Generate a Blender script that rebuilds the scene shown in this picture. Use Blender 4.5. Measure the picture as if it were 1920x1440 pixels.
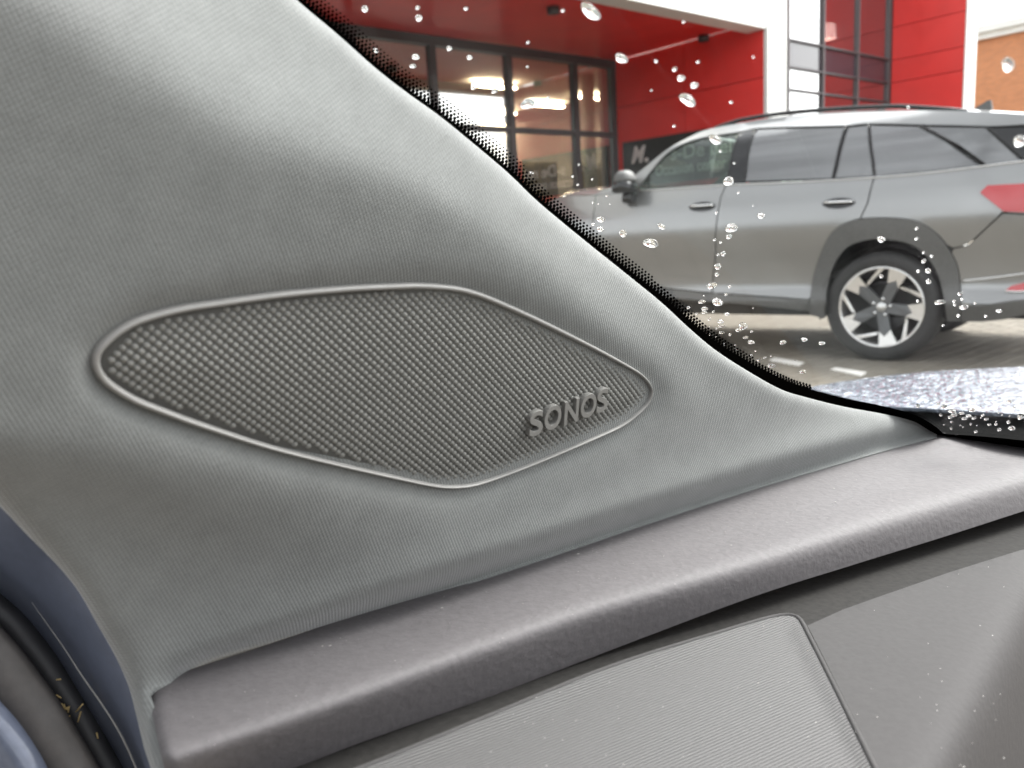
import bpy, bmesh, math, random
import numpy as np
from mathutils import Vector, Matrix
from mathutils.geometry import delaunay_2d_cdt

random.seed(7); RNG = np.random.default_rng(7)
for o in list(bpy.data.objects): bpy.data.objects.remove(o)
SC = bpy.context.scene
COL = SC.collection

# ------------------------------------------------------------------ camera
FPX = 1500.0                      # focal length in pixels of the 1920 px wide photograph
H = 0.986                         # camera height above the paving
UP = np.array([-477, 8110, 1500.]); UP /= np.linalg.norm(UP)
FW = np.array([0, 0, -1.]) - UP * (-UP[2]); FW /= np.linalg.norm(FW)
RX = np.cross(FW, UP)
RM = np.array([RX, FW, UP])       # world = RM @ camera
CAM = np.array([0, 0, H])
cd = bpy.data.cameras.new('camera'); cam = bpy.data.objects.new('camera', cd); COL.objects.link(cam)
cam.matrix_world = Matrix.Translation((0, 0, H)) @ Matrix([list(r) for r in RM]).to_4x4()
cd.sensor_width = 36; cd.lens = FPX / 1920 * 36; cd.clip_start = 0.01; cd.clip_end = 2000
cd.dof.use_dof = True; cd.dof.focus_distance = 0.35; cd.dof.aperture_fstop = cd.lens / 1.65
SC.camera = cam

# ------------------------------------------------------------------ sky, sun, exposure
SUN_AZ, SUN_EL = math.radians(62), math.radians(52)      # azimuth measured from +Y to +X
w = bpy.data.worlds.new('World'); SC.world = w; w.use_nodes = True
nt = w.node_tree; nt.nodes.clear()
def N(nt, t, **k):
    n = nt.nodes.new(t)
    for a, b in k.items(): setattr(n, a, b)
    return n
sky = N(nt, 'ShaderNodeTexSky', sky_type='NISHITA', sun_disc=False)
sky.sun_elevation = SUN_EL; sky.sun_rotation = SUN_AZ; sky.dust_density = 4; sky.air_density = 1.0
hs = N(nt, 'ShaderNodeHueSaturation'); hs.inputs['Saturation'].default_value = 0.12
tcw = N(nt, 'ShaderNodeTexCoord'); mpw = N(nt, 'ShaderNodeMapping'); mpw.inputs['Scale'].default_value = (2, 2, 2.4)
noi = N(nt, 'ShaderNodeTexNoise'); noi.inputs['Scale'].default_value = 1.6; noi.inputs['Detail'].default_value = 6
rmp = N(nt, 'ShaderNodeMapRange'); rmp.inputs[1].default_value = .3; rmp.inputs[2].default_value = .7; rmp.inputs[3].default_value = .75; rmp.inputs[4].default_value = 1.45
mul = N(nt, 'ShaderNodeMixRGB', blend_type='MULTIPLY'); mul.inputs[0].default_value = 1
bg = N(nt, 'ShaderNodeBackground'); bg.inputs[1].default_value = 0.13
wo = N(nt, 'ShaderNodeOutputWorld')
L = nt.links.new
L(sky.outputs[0], hs.inputs['Color']); L(tcw.outputs['Generated'], mpw.inputs[0]); L(mpw.outputs[0], noi.inputs[0]); L(noi.outputs[0], rmp.inputs[0])
L(hs.outputs[0], mul.inputs[1]); L(rmp.outputs[0], mul.inputs[2]); L(mul.outputs[0], bg.inputs[0]); L(bg.outputs[0], wo.inputs[0])
sd = bpy.data.lights.new('sun', 'SUN'); sd.energy = 1.3; sd.angle = math.radians(35); sd.color = (1, .97, .93)
sun = bpy.data.objects.new('sun', sd); COL.objects.link(sun)
sdir = Vector((math.sin(SUN_AZ) * math.cos(SUN_EL), math.cos(SUN_AZ) * math.cos(SUN_EL), math.sin(SUN_EL)))
sun.rotation_euler = sdir.to_track_quat('Z', 'Y').to_euler(); sun.location = (30, 20, 40)
vs = SC.view_settings; vs.view_transform = 'Standard'; vs.look = 'None'; vs.gamma = 1; vs.exposure = 2.15; vs.use_curve_mapping = False
SC.cycles.max_bounces = 10; SC.cycles.transparent_max_bounces = 16; SC.cycles.caustics_refractive = False; SC.cycles.caustics_reflective = False
SC.cycles.use_denoising = True

# ------------------------------------------------------------------ helpers
def ray(px, py):
    px = np.asarray(px, float); py = np.asarray(py, float)
    c = np.stack([(px - 960) / FPX, -(py - 720) / FPX, -np.ones_like(px)], -1)
    return c @ RM.T
def at(px, py, Z): return CAM + np.asarray(Z)[..., None] * ray(px, py)
def hit(px, py, p0, n):
    r = ray(px, py); t = ((np.asarray(p0) - CAM) @ n) / (r @ n)
    return CAM + t[..., None] * r
def tag(o, label=None, cat=None, group=None, kind=None):
    if label: o['label'] = label
    if cat: o['category'] = cat
    if group: o['group'] = group
    if kind: o['kind'] = kind
    return o
def empty(name, loc=(0, 0, 0), rz=0, **k):
    o = bpy.data.objects.new(name, None); COL.objects.link(o); o.location = loc; o.rotation_euler = (0, 0, rz)
    o.empty_display_size = .1
    return tag(o, **k)
def mesh_obj(name, V, Fc, mat, parent=None, smooth=True, uv=None, solid=0, **k):
    """V is in world space; a parent's own transform is undone so parts stay where they are built"""
    me = bpy.data.meshes.new(name)
    V = np.asarray(V, float)
    o = bpy.data.objects.new(name, me); COL.objects.link(o)
    if parent is not None:
        o.parent = parent
        bpy.context.view_layer.update()
        o.matrix_parent_inverse = parent.matrix_world.inverted()
    org = V.mean(0); me.from_pydata((V - org).tolist(), [], [list(map(int, f)) for f in Fc]); o.location = org
    if uv is not None:
        ul = me.uv_layers.new(name='UVMap'); li = np.zeros(len(me.loops), int); me.loops.foreach_get('vertex_index', li)
        ul.data.foreach_set('uv', np.asarray(uv, float)[li].ravel())
    if smooth: me.polygons.foreach_set('use_smooth', [True] * len(me.polygons))
    me.materials.append(mat); me.update()
    if solid:
        m = o.modifiers.new('thickness', 'SOLIDIFY'); m.thickness = abs(solid); m.offset = -1 if solid > 0 else 1
        if smooth: e = o.modifiers.new('sharp_edges', 'EDGE_SPLIT'); e.split_angle = math.radians(40)
    return tag(o, **k)
def grid_faces(nr, nc, wrap=False):
    f = []
    for i in range(nr - 1):
        for j in range(nc - 1 + (1 if wrap else 0)):
            a = i * nc + j; b = i * nc + (j + 1) % nc
            f.append((a, b, b + nc, a + nc))
    return f
def seg_dist(P, C, closed=False):
    """signed distance of points to a polyline (positive on its left in y-down pixel space => see use)"""
    C = np.asarray(C, float)
    if closed: C = np.vstack([C, C[:1]])
    best = np.full(len(P), 1e18); sg = np.ones(len(P)); tt = np.zeros(len(P))
    Ls = np.hypot(*(np.diff(C, axis=0).T)); cum = np.concatenate([[0], np.cumsum(Ls)])
    for i in range(len(C) - 1):
        a, b = C[i], C[i + 1]; ab = b - a; l2 = ab @ ab
        u = ((P - a) @ ab) / l2
        lo = -1e9 if (i == 0 and not closed) else 0; hi = 1e9 if (i == len(C) - 2 and not closed) else 1
        uc = np.clip(u, lo, hi); q = a + uc[:, None] * ab; d = ((P - q) ** 2).sum(1)
        cr = ab[0] * (P[:, 1] - a[1]) - ab[1] * (P[:, 0] - a[0])
        m = d < best; best[m] = d[m]; sg[m] = np.sign(cr[m]); tt[m] = cum[i] + uc[m] * Ls[i]
    return np.sqrt(best) * sg, tt / cum[-1]
def inside(P, C):
    C = np.asarray(C, float); r = np.zeros(len(P), bool); x, y = P[:, 0], P[:, 1]
    for i in range(len(C)):
        x1, y1 = C[i]; x2, y2 = C[(i + 1) % len(C)]
        if y1 == y2: continue
        c = ((y1 > y) != (y2 > y)) & (x < (x2 - x1) * (y - y1) / (y2 - y1) + x1); r ^= c
    return r
def catmull(C, step, closed=False):
    C = np.asarray(C, float); n = len(C); out = []
    rng = range(n if closed else n - 1)
    for i in rng:
        p1, p2 = C[i], C[(i + 1) % n]
        p0 = C[i - 1] if (i > 0 or closed) else 2 * p1 - p2
        p3 = C[(i + 2) % n] if (i + 2 < n or closed) else 2 * p2 - p1
        k = max(1, int(np.hypot(*(p2 - p1)[:2]) / step))
        for j in range(k):
            t = j / k
            out.append(.5 * ((2 * p1) + (-p0 + p2) * t + (2 * p0 - 5 * p1 + 4 * p2 - p3) * t * t + (-p0 + 3 * p1 - 3 * p2 + p3) * t ** 3))
    if not closed: out.append(C[-1])
    return np.array(out)
def resample(C, n):
    C = np.asarray(C, float); d = np.sqrt((np.diff(C, axis=0) ** 2).sum(1)); s = np.concatenate([[0], np.cumsum(d)])
    t = np.linspace(0, s[-1], n)
    return np.stack([np.interp(t, s, C[:, k]) for k in range(C.shape[1])], 1)
def straight(C, step, closed=True):
    C = np.asarray(C, float); out = []
    for i in range(len(C) if closed else len(C) - 1):
        a, b = C[i], C[(i + 1) % len(C)]; k = max(1, int(math.ceil(np.hypot(*(b - a)) / step)))
        out += [a + (b - a) * j / k for j in range(k)]
    if not closed: out.append(C[-1])
    return np.array(out)
def patch2d(outline, step, holes=(), dense=True):
    """triangulated 2-D patch: outline kept exactly, inner points on a grid"""
    B = [straight(outline, step)] + [straight(h, step) for h in holes]
    V = []; E = []
    for b in B:
        o = len(V); V += b.tolist(); E += [(o + i, o + (i + 1) % len(b)) for i in range(len(b))]
    if dense:
        mn, mx = B[0].min(0), B[0].max(0)
        gx, gy = np.meshgrid(np.arange(mn[0] + step / 2, mx[0], step), np.arange(mn[1] + step / 2, mx[1], step))
        gx = gx + (np.arange(gx.shape[0]) % 2)[:, None] * step * .5
        G = np.stack([gx.ravel(), gy.ravel()], 1)
        k = inside(G, B[0])
        for h in B[1:]: k &= ~inside(G, h)
        G = G[k]
        if len(G):
            for b in B:
                d, _ = seg_dist(G, b, True); G = G[np.abs(d) > step * .45]
                if not len(G): break
        V += G.tolist()
    r = delaunay_2d_cdt([Vector(v) for v in V], E, [], 0, 1e-7)
    VV = np.array([tuple(v) for v in r[0]]); T = np.array([f for f in r[2]])
    c = VV[T].mean(1); k = inside(c, B[0])
    for h in B[1:]: k &= ~inside(c, h)
    return VV, T[k]
def inset(poly, d):
    P = np.asarray(poly, float); n = len(P); A = .5 * np.sum(P[:, 0] * np.roll(P[:, 1], -1) - np.roll(P[:, 0], -1) * P[:, 1]); s = 1 if A > 0 else -1
    out = []
    for i in range(n):
        a, b, c = P[i - 1], P[i], P[(i + 1) % n]
        e1 = (b - a) / (np.linalg.norm(b - a) + 1e-12); e2 = (c - b) / (np.linalg.norm(c - b) + 1e-12)
        n1 = s * np.array([-e1[1], e1[0]]); n2 = s * np.array([-e2[1], e2[0]]); m = n1 + n2; l = max(np.linalg.norm(m), .35)
        out.append(b + m / l * d / max(.45, l / 2))
    return np.array(out)
def tube(path, rad, seg=8, closed=False, squash=None):
    """swept tube; rad scalar or array"""
    P = np.asarray(path, float); n = len(P); rad = np.broadcast_to(rad, (n,))
    T = np.roll(P, -1, 0) - np.roll(P, 1, 0) if closed else np.gradient(P, axis=0)
    T /= np.linalg.norm(T, axis=1)[:, None]
    ref = np.array([.13, .21, .97]); ref = ref - T[0] * (ref @ T[0]); ref /= np.linalg.norm(ref); V = []
    for i in range(n):
        ref = ref - T[i] * (ref @ T[i]); ref /= np.linalg.norm(ref); bn = np.cross(T[i], ref)
        for k in range(seg):
            a = 2 * math.pi * k / seg; V.append(P[i] + rad[i] * (math.cos(a) * ref + math.sin(a) * bn))
    f = grid_faces(n, seg, True)
    if closed: f += [((n - 1) * seg + k, (n - 1) * seg + (k + 1) % seg, (k + 1) % seg, k) for k in range(seg)]
    else: f += [tuple(range(seg))[::-1], tuple((n - 1) * seg + k for k in range(seg))]
    return np.array(V), f
def join(parts):
    V = []; Fc = []; o = 0
    for v, f in parts:
        V.append(np.asarray(v, float)); Fc += [tuple(int(i) + o for i in q) for q in f]; o += len(v)
    return np.vstack(V), Fc
def boxm(o, ax, ay, az, x0, x1, y0, y1, z0, z1):
    V = [np.asarray(o) + ax * x + ay * y + az * z for z in (z0, z1) for y in (y0, y1) for x in (x0, x1)]
    f = [(0, 2, 3, 1), (4, 5, 7, 6), (0, 1, 5, 4), (2, 6, 7, 3), (0, 4, 6, 2), (1, 3, 7, 5)]
    return np.array(V), f
def prism(pts2, fn0, fn1):
    n = len(pts2); V = [fn0(p) for p in pts2] + [fn1(p) for p in pts2]
    f = [tuple(range(n)), tuple(range(2 * n - 1, n - 1, -1))] + [(i, i + n, (i + 1) % n + n, (i + 1) % n) for i in range(n)]
    return np.array(V), f

# ------------------------------------------------------------------ materials
def principled(name, col, rough=.5, metal=0, spec=.5, coat=0, **k):
    m = bpy.data.materials.new(name); m.use_nodes = True; b = m.node_tree.nodes['Principled BSDF']
    b.inputs['Base Color'].default_value = (*col, 1); b.inputs['Roughness'].default_value = rough; b.inputs['Metallic'].default_value = metal
    b.inputs['Specular IOR Level'].default_value = spec; b.inputs['Coat Weight'].default_value = coat; b.inputs['Coat Roughness'].default_value = .05
    return m
def noisy(m, scale=30, amt=.12, bump=0, dist=.001, coord='Object', detail=5, rough_amt=0, stretch=(1, 1, 1)):
    """uneven colour and fine relief"""
    nt = m.node_tree; b = nt.nodes['Principled BSDF']; L = nt.links.new
    tc = N(nt, 'ShaderNodeTexCoord'); mp = N(nt, 'ShaderNodeMapping'); mp.inputs['Scale'].default_value = stretch
    n = N(nt, 'ShaderNodeTexNoise'); n.inputs['Scale'].default_value = scale; n.inputs['Detail'].default_value = detail
    L(tc.outputs[coord], mp.inputs[0]); L(mp.outputs[0], n.inputs[0])
    if amt:
        col = tuple(b.inputs['Base Color'].default_value)
        mr = N(nt, 'ShaderNodeMapRange'); mr.inputs[1].default_value = .3; mr.inputs[2].default_value = .7; mr.inputs[3].default_value = 1 - amt; mr.inputs[4].default_value = 1 + amt
        mx = N(nt, 'ShaderNodeMixRGB', blend_type='MULTIPLY'); mx.inputs[0].default_value = 1; mx.inputs[1].default_value = col
        L(n.outputs[0], mr.inputs[0]); L(mr.outputs[0], mx.inputs[2]); L(mx.outputs[0], b.inputs['Base Color'])
    if rough_amt:
        r = b.inputs['Roughness'].default_value
        mr = N(nt, 'ShaderNodeMapRange'); mr.inputs[1].default_value = .3; mr.inputs[2].default_value = .7; mr.inputs[3].default_value = r - rough_amt; mr.inputs[4].default_value = r + rough_amt
        L(n.outputs[0], mr.inputs[0]); L(mr.outputs[0], b.inputs['Roughness'])
    if bump:
        bp = N(nt, 'ShaderNodeBump'); bp.inputs['Strength'].default_value = bump; bp.inputs['Distance'].default_value = dist
        L(n.outputs[0], bp.inputs['Height']); L(bp.outputs[0], b.inputs['Normal'])
    return m
def math_node(nt, op, a, b=None):
    n = N(nt, 'ShaderNodeMath', operation=op)
    for i, v in enumerate((a, b)):
        if v is None: continue
        if isinstance(v, (int, float)): n.inputs[i].default_value = v
        else: nt.links.new(v, n.inputs[i])
    return n.outputs[0]
def fabric_material():
    """woven knit: twill ribs from the UVs (metres), fuzz and slight mottling"""
    m = principled('woven_fabric', (.132, .138, .135), .9, spec=.25); nt = m.node_tree; b = nt.nodes['Principled BSDF']; L = nt.links.new
    b.inputs['Sheen Weight'].default_value = .35; b.inputs['Sheen Roughness'].default_value = .5
    uv = N(nt, 'ShaderNodeUVMap'); sp = N(nt, 'ShaderNodeSeparateXYZ'); L(uv.outputs[0], sp.inputs[0])
    pr = 2 * math.pi / .00105
    u, v = sp.outputs[0], sp.outputs[1]
    s1 = math_node(nt, 'SINE', math_node(nt, 'MULTIPLY', math_node(nt, 'ADD', u, math_node(nt, 'MULTIPLY', v, .35)), pr))
    s2 = math_node(nt, 'SINE', math_node(nt, 'MULTIPLY', math_node(nt, 'SUBTRACT', v, math_node(nt, 'MULTIPLY', u, .55)), pr * .95))
    wv = math_node(nt, 'ADD', math_node(nt, 'MULTIPLY', s1, .5), math_node(nt, 'MULTIPLY', s2, .5))
    n1 = N(nt, 'ShaderNodeTexNoise'); n1.inputs['Scale'].default_value = 900; n1.inputs['Detail'].default_value = 4; L(uv.outputs[0], n1.inputs[0])
    n2 = N(nt, 'ShaderNodeTexNoise'); n2.inputs['Scale'].default_value = 90; n2.inputs['Detail'].default_value = 6; n2.inputs['Roughness'].default_value = .65; L(uv.outputs[0], n2.inputs[0])
    ht = math_node(nt, 'ADD', wv, math_node(nt, 'MULTIPLY', n1.outputs[0], 1.6))
    bp = N(nt, 'ShaderNodeBump'); bp.inputs['Strength'].default_value = .42; bp.inputs['Distance'].default_value = .0002; L(ht, bp.inputs['Height']); L(bp.outputs[0], b.inputs['Normal'])
    k = math_node(nt, 'ADD', math_node(nt, 'MULTIPLY', wv, .05), math_node(nt, 'ADD', math_node(nt, 'MULTIPLY', n2.outputs[0], .46), math_node(nt, 'MULTIPLY', n1.outputs[0], .30)))
    k = math_node(nt, 'ADD', k, .62)
    mx = N(nt, 'ShaderNodeMixRGB', blend_type='MULTIPLY'); mx.inputs[0].default_value = 1; mx.inputs[1].default_value = b.inputs['Base Color'].default_value
    L(k, mx.inputs[2]); L(mx.outputs[0], b.inputs['Base Color'])
    return m
def thin_glass(name, tint=(.9, .95, .92), refl=.05, rough=0.0, fres=1.45, extra=0.0, graze=1.0):
    m = bpy.data.materials.new(name); m.use_nodes = True; nt = m.node_tree; nt.nodes.clear(); L = nt.links.new
    t = N(nt, 'ShaderNodeBsdfTransparent'); t.inputs[0].default_value = (*tint, 1)
    g = N(nt, 'ShaderNodeBsdfGlossy'); g.inputs['Roughness'].default_value = rough
    lw = N(nt, 'ShaderNodeLayerWeight'); lw.inputs[0].default_value = .5
    f0 = ((fres - 1) / (fres + 1)) ** 2 * 2 + extra          # two faces of the pane, plus any coating
    pw = math_node(nt, 'MULTIPLY', math_node(nt, 'POWER', lw.outputs['Facing'], 5.0), (1 - f0) * graze)
    ad = N(nt, 'ShaderNodeMath', operation='ADD', use_clamp=True); ad.inputs[1].default_value = f0; L(pw, ad.inputs[0])
    mx = N(nt, 'ShaderNodeMixShader'); o = N(nt, 'ShaderNodeOutputMaterial')
    L(ad.outputs[0], mx.inputs[0]); L(t.outputs[0], mx.inputs[1]); L(g.outputs[0], mx.inputs[2]); L(mx.outputs[0], o.inputs[0])
    return m
def emission(name, col, st):
    m = principled(name, col); b = m.node_tree.nodes['Principled BSDF']; b.inputs['Emission Color'].default_value = (*col, 1); b.inputs['Emission Strength'].default_value = st
    return m
def wet(m):
    """rain standing on paint in beads and runs"""
    nt = m.node_tree; b = nt.nodes['Principled BSDF']; L = nt.links.new
    tc = N(nt, 'ShaderNodeTexCoord'); n = N(nt, 'ShaderNodeTexNoise'); n.inputs['Scale'].default_value = 38; n.inputs['Detail'].default_value = 3; n.inputs['Distortion'].default_value = 1.5
    vo = N(nt, 'ShaderNodeTexVoronoi'); vo.inputs['Scale'].default_value = 95; L(tc.outputs['Object'], n.inputs[0]); L(tc.outputs['Object'], vo.inputs[0])
    rp = N(nt, 'ShaderNodeMapRange'); rp.inputs[1].default_value = .50; rp.inputs[2].default_value = .58; L(n.outputs[0], rp.inputs[0])
    bp = N(nt, 'ShaderNodeBump'); bp.inputs['Strength'].default_value = 1; bp.inputs['Distance'].default_value = .0016
    L(math_node(nt, 'SUBTRACT', rp.outputs[0], math_node(nt, 'MULTIPLY', vo.outputs['Distance'], .9)), bp.inputs['Height']); L(bp.outputs[0], b.inputs['Normal']); L(bp.outputs[0], b.inputs['Coat Normal'])
    return m
def lined(m, pitch, depth, axis=1, mul=.15):
    """fine moulded lines across the UV (metres)"""
    nt = m.node_tree; b = nt.nodes['Principled BSDF']; L = nt.links.new
    uv = N(nt, 'ShaderNodeUVMap'); sp = N(nt, 'ShaderNodeSeparateXYZ'); L(uv.outputs[0], sp.inputs[0])
    s = math_node(nt, 'SINE', math_node(nt, 'MULTIPLY', sp.outputs[axis], 2 * math.pi / pitch))
    n = N(nt, 'ShaderNodeTexNoise'); n.inputs['Scale'].default_value = 700; n.inputs['Detail'].default_value = 3; L(uv.outputs[0], n.inputs[0])
    bp = N(nt, 'ShaderNodeBump'); bp.inputs['Strength'].default_value = .6; bp.inputs['Distance'].default_value = depth
    L(math_node(nt, 'ADD', s, math_node(nt, 'MULTIPLY', n.outputs[0], 1.2)), bp.inputs['Height']); L(bp.outputs[0], b.inputs['Normal'])
    return m

M = {}
M['fabric'] = fabric_material()
M['grille'] = noisy(principled('speaker_plastic', (.135, .135, .125), .6), 300, .08)
M['grille_dark'] = principled('speaker_recess', (.05, .05, .047), .7)
M['rim'] = noisy(principled('speaker_rim_plastic', (.20, .196, .188), .40), 200, .04)
M['letter'] = principled('raised_letter_plastic', (.155, .152, .143), .5)
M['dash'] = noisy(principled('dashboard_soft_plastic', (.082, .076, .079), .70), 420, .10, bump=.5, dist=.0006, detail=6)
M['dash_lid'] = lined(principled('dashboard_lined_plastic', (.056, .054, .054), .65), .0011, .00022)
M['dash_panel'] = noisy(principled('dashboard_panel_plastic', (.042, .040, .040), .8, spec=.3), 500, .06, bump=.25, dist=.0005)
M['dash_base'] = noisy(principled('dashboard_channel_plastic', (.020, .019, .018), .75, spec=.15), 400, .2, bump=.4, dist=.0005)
M['black'] = principled('black_ceramic_print', (.003, .003, .003), .8, spec=.0)
M['cowl'] = noisy(principled('black_cowl_plastic', (.008, .008, .008), .9, spec=.03), 200, .2)
M['rubber'] = noisy(principled('black_rubber', (.012, .012, .014), .55), 90, .3, bump=.3)
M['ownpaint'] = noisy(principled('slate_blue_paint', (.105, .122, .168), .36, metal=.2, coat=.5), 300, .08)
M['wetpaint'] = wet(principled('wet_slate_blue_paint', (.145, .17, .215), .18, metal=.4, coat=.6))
M['screen'] = thin_glass('windscreen_glass', (.95, .97, .96), fres=1.2, graze=.30)
M['water'] = principled('rain_water', (1, 1, 1), 0.0); M['water'].node_tree.nodes['Principled BSDF'].inputs['Transmission Weight'].default_value = 1; M['water'].node_tree.nodes['Principled BSDF'].inputs['IOR'].default_value = 1.33
M['liner'] = noisy(principled('added_roof_lining_cloth', (.24, .24, .235), .95), 200, .05)
M['seatcloth'] = noisy(principled('added_dark_seat_fabric', (.03, .03, .032), .9), 80, .2)
M['dust'] = principled('pale_dust', (.30, .29, .275), .9)
M['straw'] = principled('dry_straw', (.45, .33, .14), .8)
M['doortrim'] = noisy(principled('door_trim_plastic', (.055, .05, .047), .6), 250, .15, bump=.3, dist=.0006)

# ================================================================== the car we sit in
own = empty('car_cabin', (0.1, .35, 0), label='slate blue car seen from inside: grey fabric pillar, speaker cover, dashboard and rain-spotted windscreen', cat='car')

R_C = catmull([(380, -160), (470, -80), (560, 3), (631, 63), (702, 126), (758, 170), (822, 216), (879, 262), (950, 322), (1003, 373), (1056, 418), (1115, 466), (1180, 518), (1240, 567), (1293, 616), (1341, 656), (1401, 695), (1462, 729), (1508, 744), (1580, 762), (1640, 773), (1688, 783), (1723, 794), (1747, 807), (1762, 818)], 6)
J_C = catmull([(279, 1292), (500, 1221), (700, 1153), (925, 1079), (1112, 1016), (1200, 986), (1400, 921), (1575, 869), (1687, 837), (1762, 818)], 8)
L_C = catmull([(-260, 760), (-160, 822), (-60, 897), (0, 950), (52, 1004), (104, 1056), (146, 1107), (181, 1168), (215, 1228), (240, 1284), (255, 1339), (270, 1402), (285, 1450), (297, 1520)], 6)
CREASE = catmull([(-260, -190), (-60, -95), (110, 5), (270, 118), (450, 228), (600, 288), (740, 340), (890, 415), (1020, 500), (1110, 578), (1200, 665), (1310, 750), (1430, 800)], 10)
HOLLOW = catmull([(-260, 880), (0, 905), (200, 935), (420, 985), (650, 1030), (900, 1050), (1100, 1040)], 10)
GRILLE = catmull([(176, 684), (180, 663), (194, 645), (222, 621), (263, 599), (335, 579), (410, 567), (535, 550), (660, 539), (754, 534.5), (800, 534), (856, 538.5), (894, 547), (934, 562), (1012, 597), (1106, 644), (1184, 687), (1214, 708), (1228, 732), (1221, 757), (1200, 780), (1169, 803), (1106, 832), (1012, 872), (934, 902), (892, 915), (856, 919), (820, 917), (754, 904), (629, 876), (504, 845), (379, 806), (316, 784), (254, 760), (207, 732), (184, 708)], 6, True)
HD = .118                                              # dashboard top below the lens
_p = np.array([(190, 680, .18), (1225, 745, .306), (275, 1290, .212)])
WP = np.linalg.solve(np.c_[np.ones(3), _p[:, :2]], 1 / _p[:, 2])
P1, P2, P3 = [at(x, y, z) for x, y, z in _p]
PN = np.cross(P2 - P1, P3 - P1); PN /= np.linalg.norm(PN)
if PN @ (CAM - P1) < 0: PN = -PN
PS = np.cross(PN, (0, 0, 1.)); PS /= np.linalg.norm(PS)
if PS[1] < 0: PS = -PS                                 # forward along the car
PT = np.cross(PN, PS); PT *= np.sign(PT[2])
LAT = np.cross(PS, (0, 0, 1.)); LAT *= np.sign(LAT[0])  # towards the passenger side
def plane_pt(px, py, off=0.0): return hit(px, py, P1 + PN * off, PN)
def w_dash(px, py, drop=0.0): return np.maximum(-ray(px, py)[..., 2] / (HD + drop), .02)
sig = lambda x: 1 / (1 + np.exp(-np.clip(x, -60, 60)))
def smooth(a, b, x): t = np.clip((x - a) / (b - a), 0, 1); return t * t * (3 - 2 * t)
def trim_z(P):
    x, y = P[:, 0], P[:, 1]
    wp = WP[0] + WP[1] * x + WP[2] * y; wd = w_dash(x, y, .0016); k = 3.2
    wv = np.logaddexp(k * wp, k * wd) / k
    dj = np.abs(seg_dist(P, J_C)[0]); wv = wv + (wd - wv) * np.exp(-(dj / 24) ** 1.7) * smooth(255, 420, x)
    Z = 1 / wv; sc = Z / .25
    s = -seg_dist(P, CREASE)[0]; wid = 19 + 15 * smooth(900, 200, x)
    r = -.00012 * sc * np.logaddexp(0, s / wid) * wid * (1 - smooth(1080, 1500, x))
    d = seg_dist(P, GRILLE, True)[0]; ins = inside(P, GRILLE); do = np.where(ins, 0, np.abs(d))
    r += -.0032 * np.exp(-(do / 26) ** 1.3)
    sb = seg_dist(P, HOLLOW)[0]
    r += -.014 * sig(sb / 42) * smooth(1050, 150, x)
    r += .0012 * np.exp(-((sb + 70) / 60) ** 2) * smooth(700, 100, x)
    dr = np.abs(seg_dist(P, R_C)[0]); r += -.0035 * np.exp(-dr / 7)
    r += -.0005 * np.exp(-dj / 6) * smooth(250, 400, x)
    dl = np.abs(seg_dist(P, L_C)[0]); r += -.006 * np.exp(-dl / 16)
    return Z - r
ys = np.concatenate([np.arange(-158, 700, 6.), np.arange(700, 900, 3.), np.arange(900, 1515, 5.)])
NCOL = 300
xl = np.interp(ys, L_C[:, 1], L_C[:, 0]); xl[ys < 760] = -260
rr = [(x, y) for x, y in R_C] + [(x, y + 1) for x, y in J_C[::-1]] + [(308, 1380), (325, 1440), (345, 1520)]
rr = np.array(rr); xr = np.interp(ys, rr[:, 1], rr[:, 0])
tt = np.linspace(0, 1, NCOL)
PX = np.stack([xl[:, None] + (xr - xl)[:, None] * tt, np.repeat(ys[:, None], NCOL, 1)], -1).reshape(-1, 2)
ZT = trim_z(PX); V = at(PX[:, 0], PX[:, 1], ZT)
nr = len(ys); fc = grid_faces(nr, NCOL)
back = -PN * .03 + PS * .012
sk = [i * NCOL + NCOL - 1 for i in range(nr)]; base = len(V)
V2 = [V[i] - PN * .022 - LAT * .01 + np.array([0, 0, -.004]) if PX[i, 1] < 818 else V[i] - PN * .004 + np.array([0, 0, -.006]) for i in sk]
fc += [(sk[i], base + i, base + i + 1, sk[i + 1]) for i in range(nr - 1)]
sk2 = [i * NCOL for i in range(nr)]; b2 = base + nr
V3 = [V[i] - PN * .012 + PS * .004 for i in sk2]
fc += [(sk2[i + 1], b2 + i + 1, b2 + i, sk2[i]) for i in range(nr - 1)]
V = np.vstack([V, V2, V3]); uv = np.stack([(V - P1) @ PS, (V - P1) @ PT], 1)
trim = mesh_obj('pillar_trim', V, fc, M['fabric'], own, uv=uv, label='grey woven fabric pillar trim around the speaker cover')

# ---- speaker cover: plate, rim, moulded knobs, raised letters
g2 = np.stack([(plane_pt(GRILLE[:, 0], GRILLE[:, 1]) - P1) @ PS, (plane_pt(GRILLE[:, 0], GRILLE[:, 1]) - P1) @ PT], 1)
gin = inset(resample(np.vstack([g2, g2[:1]]), 160)[:-1], .0010)
gc = gin.mean(0)
def cover_pt(q, up=0.0):
    q = np.atleast_2d(q); d = np.abs(seg_dist(q, gin, True)[0])
    off = -.0030 + .0022 * (1 - np.exp(-d / .008)) + up
    return P1 + q[:, :1] * PS + q[:, 1:] * PT + off[:, None] * PN
v2, t2 = patch2d(gin, .004)
cover = mesh_obj('speaker_cover', cover_pt(v2), t2, M['grille_dark'], own, label='grey leaf-shaped speaker cover with raised knobs and lettering')
ring = resample(np.vstack([g2, g2[:1]]), 300)[:-1]; rw = .5 + .38 * smooth(-.02, .02, (ring - gc)[:, 1:2])
prof = [(.0003, -.006), (.0002, -.0022), (-.0002, -.0009), (-.0008, -.0005), (-.0014, -.0007), (-.0018, -.0014), (-.0020, -.0040)]
nrm = []
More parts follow.
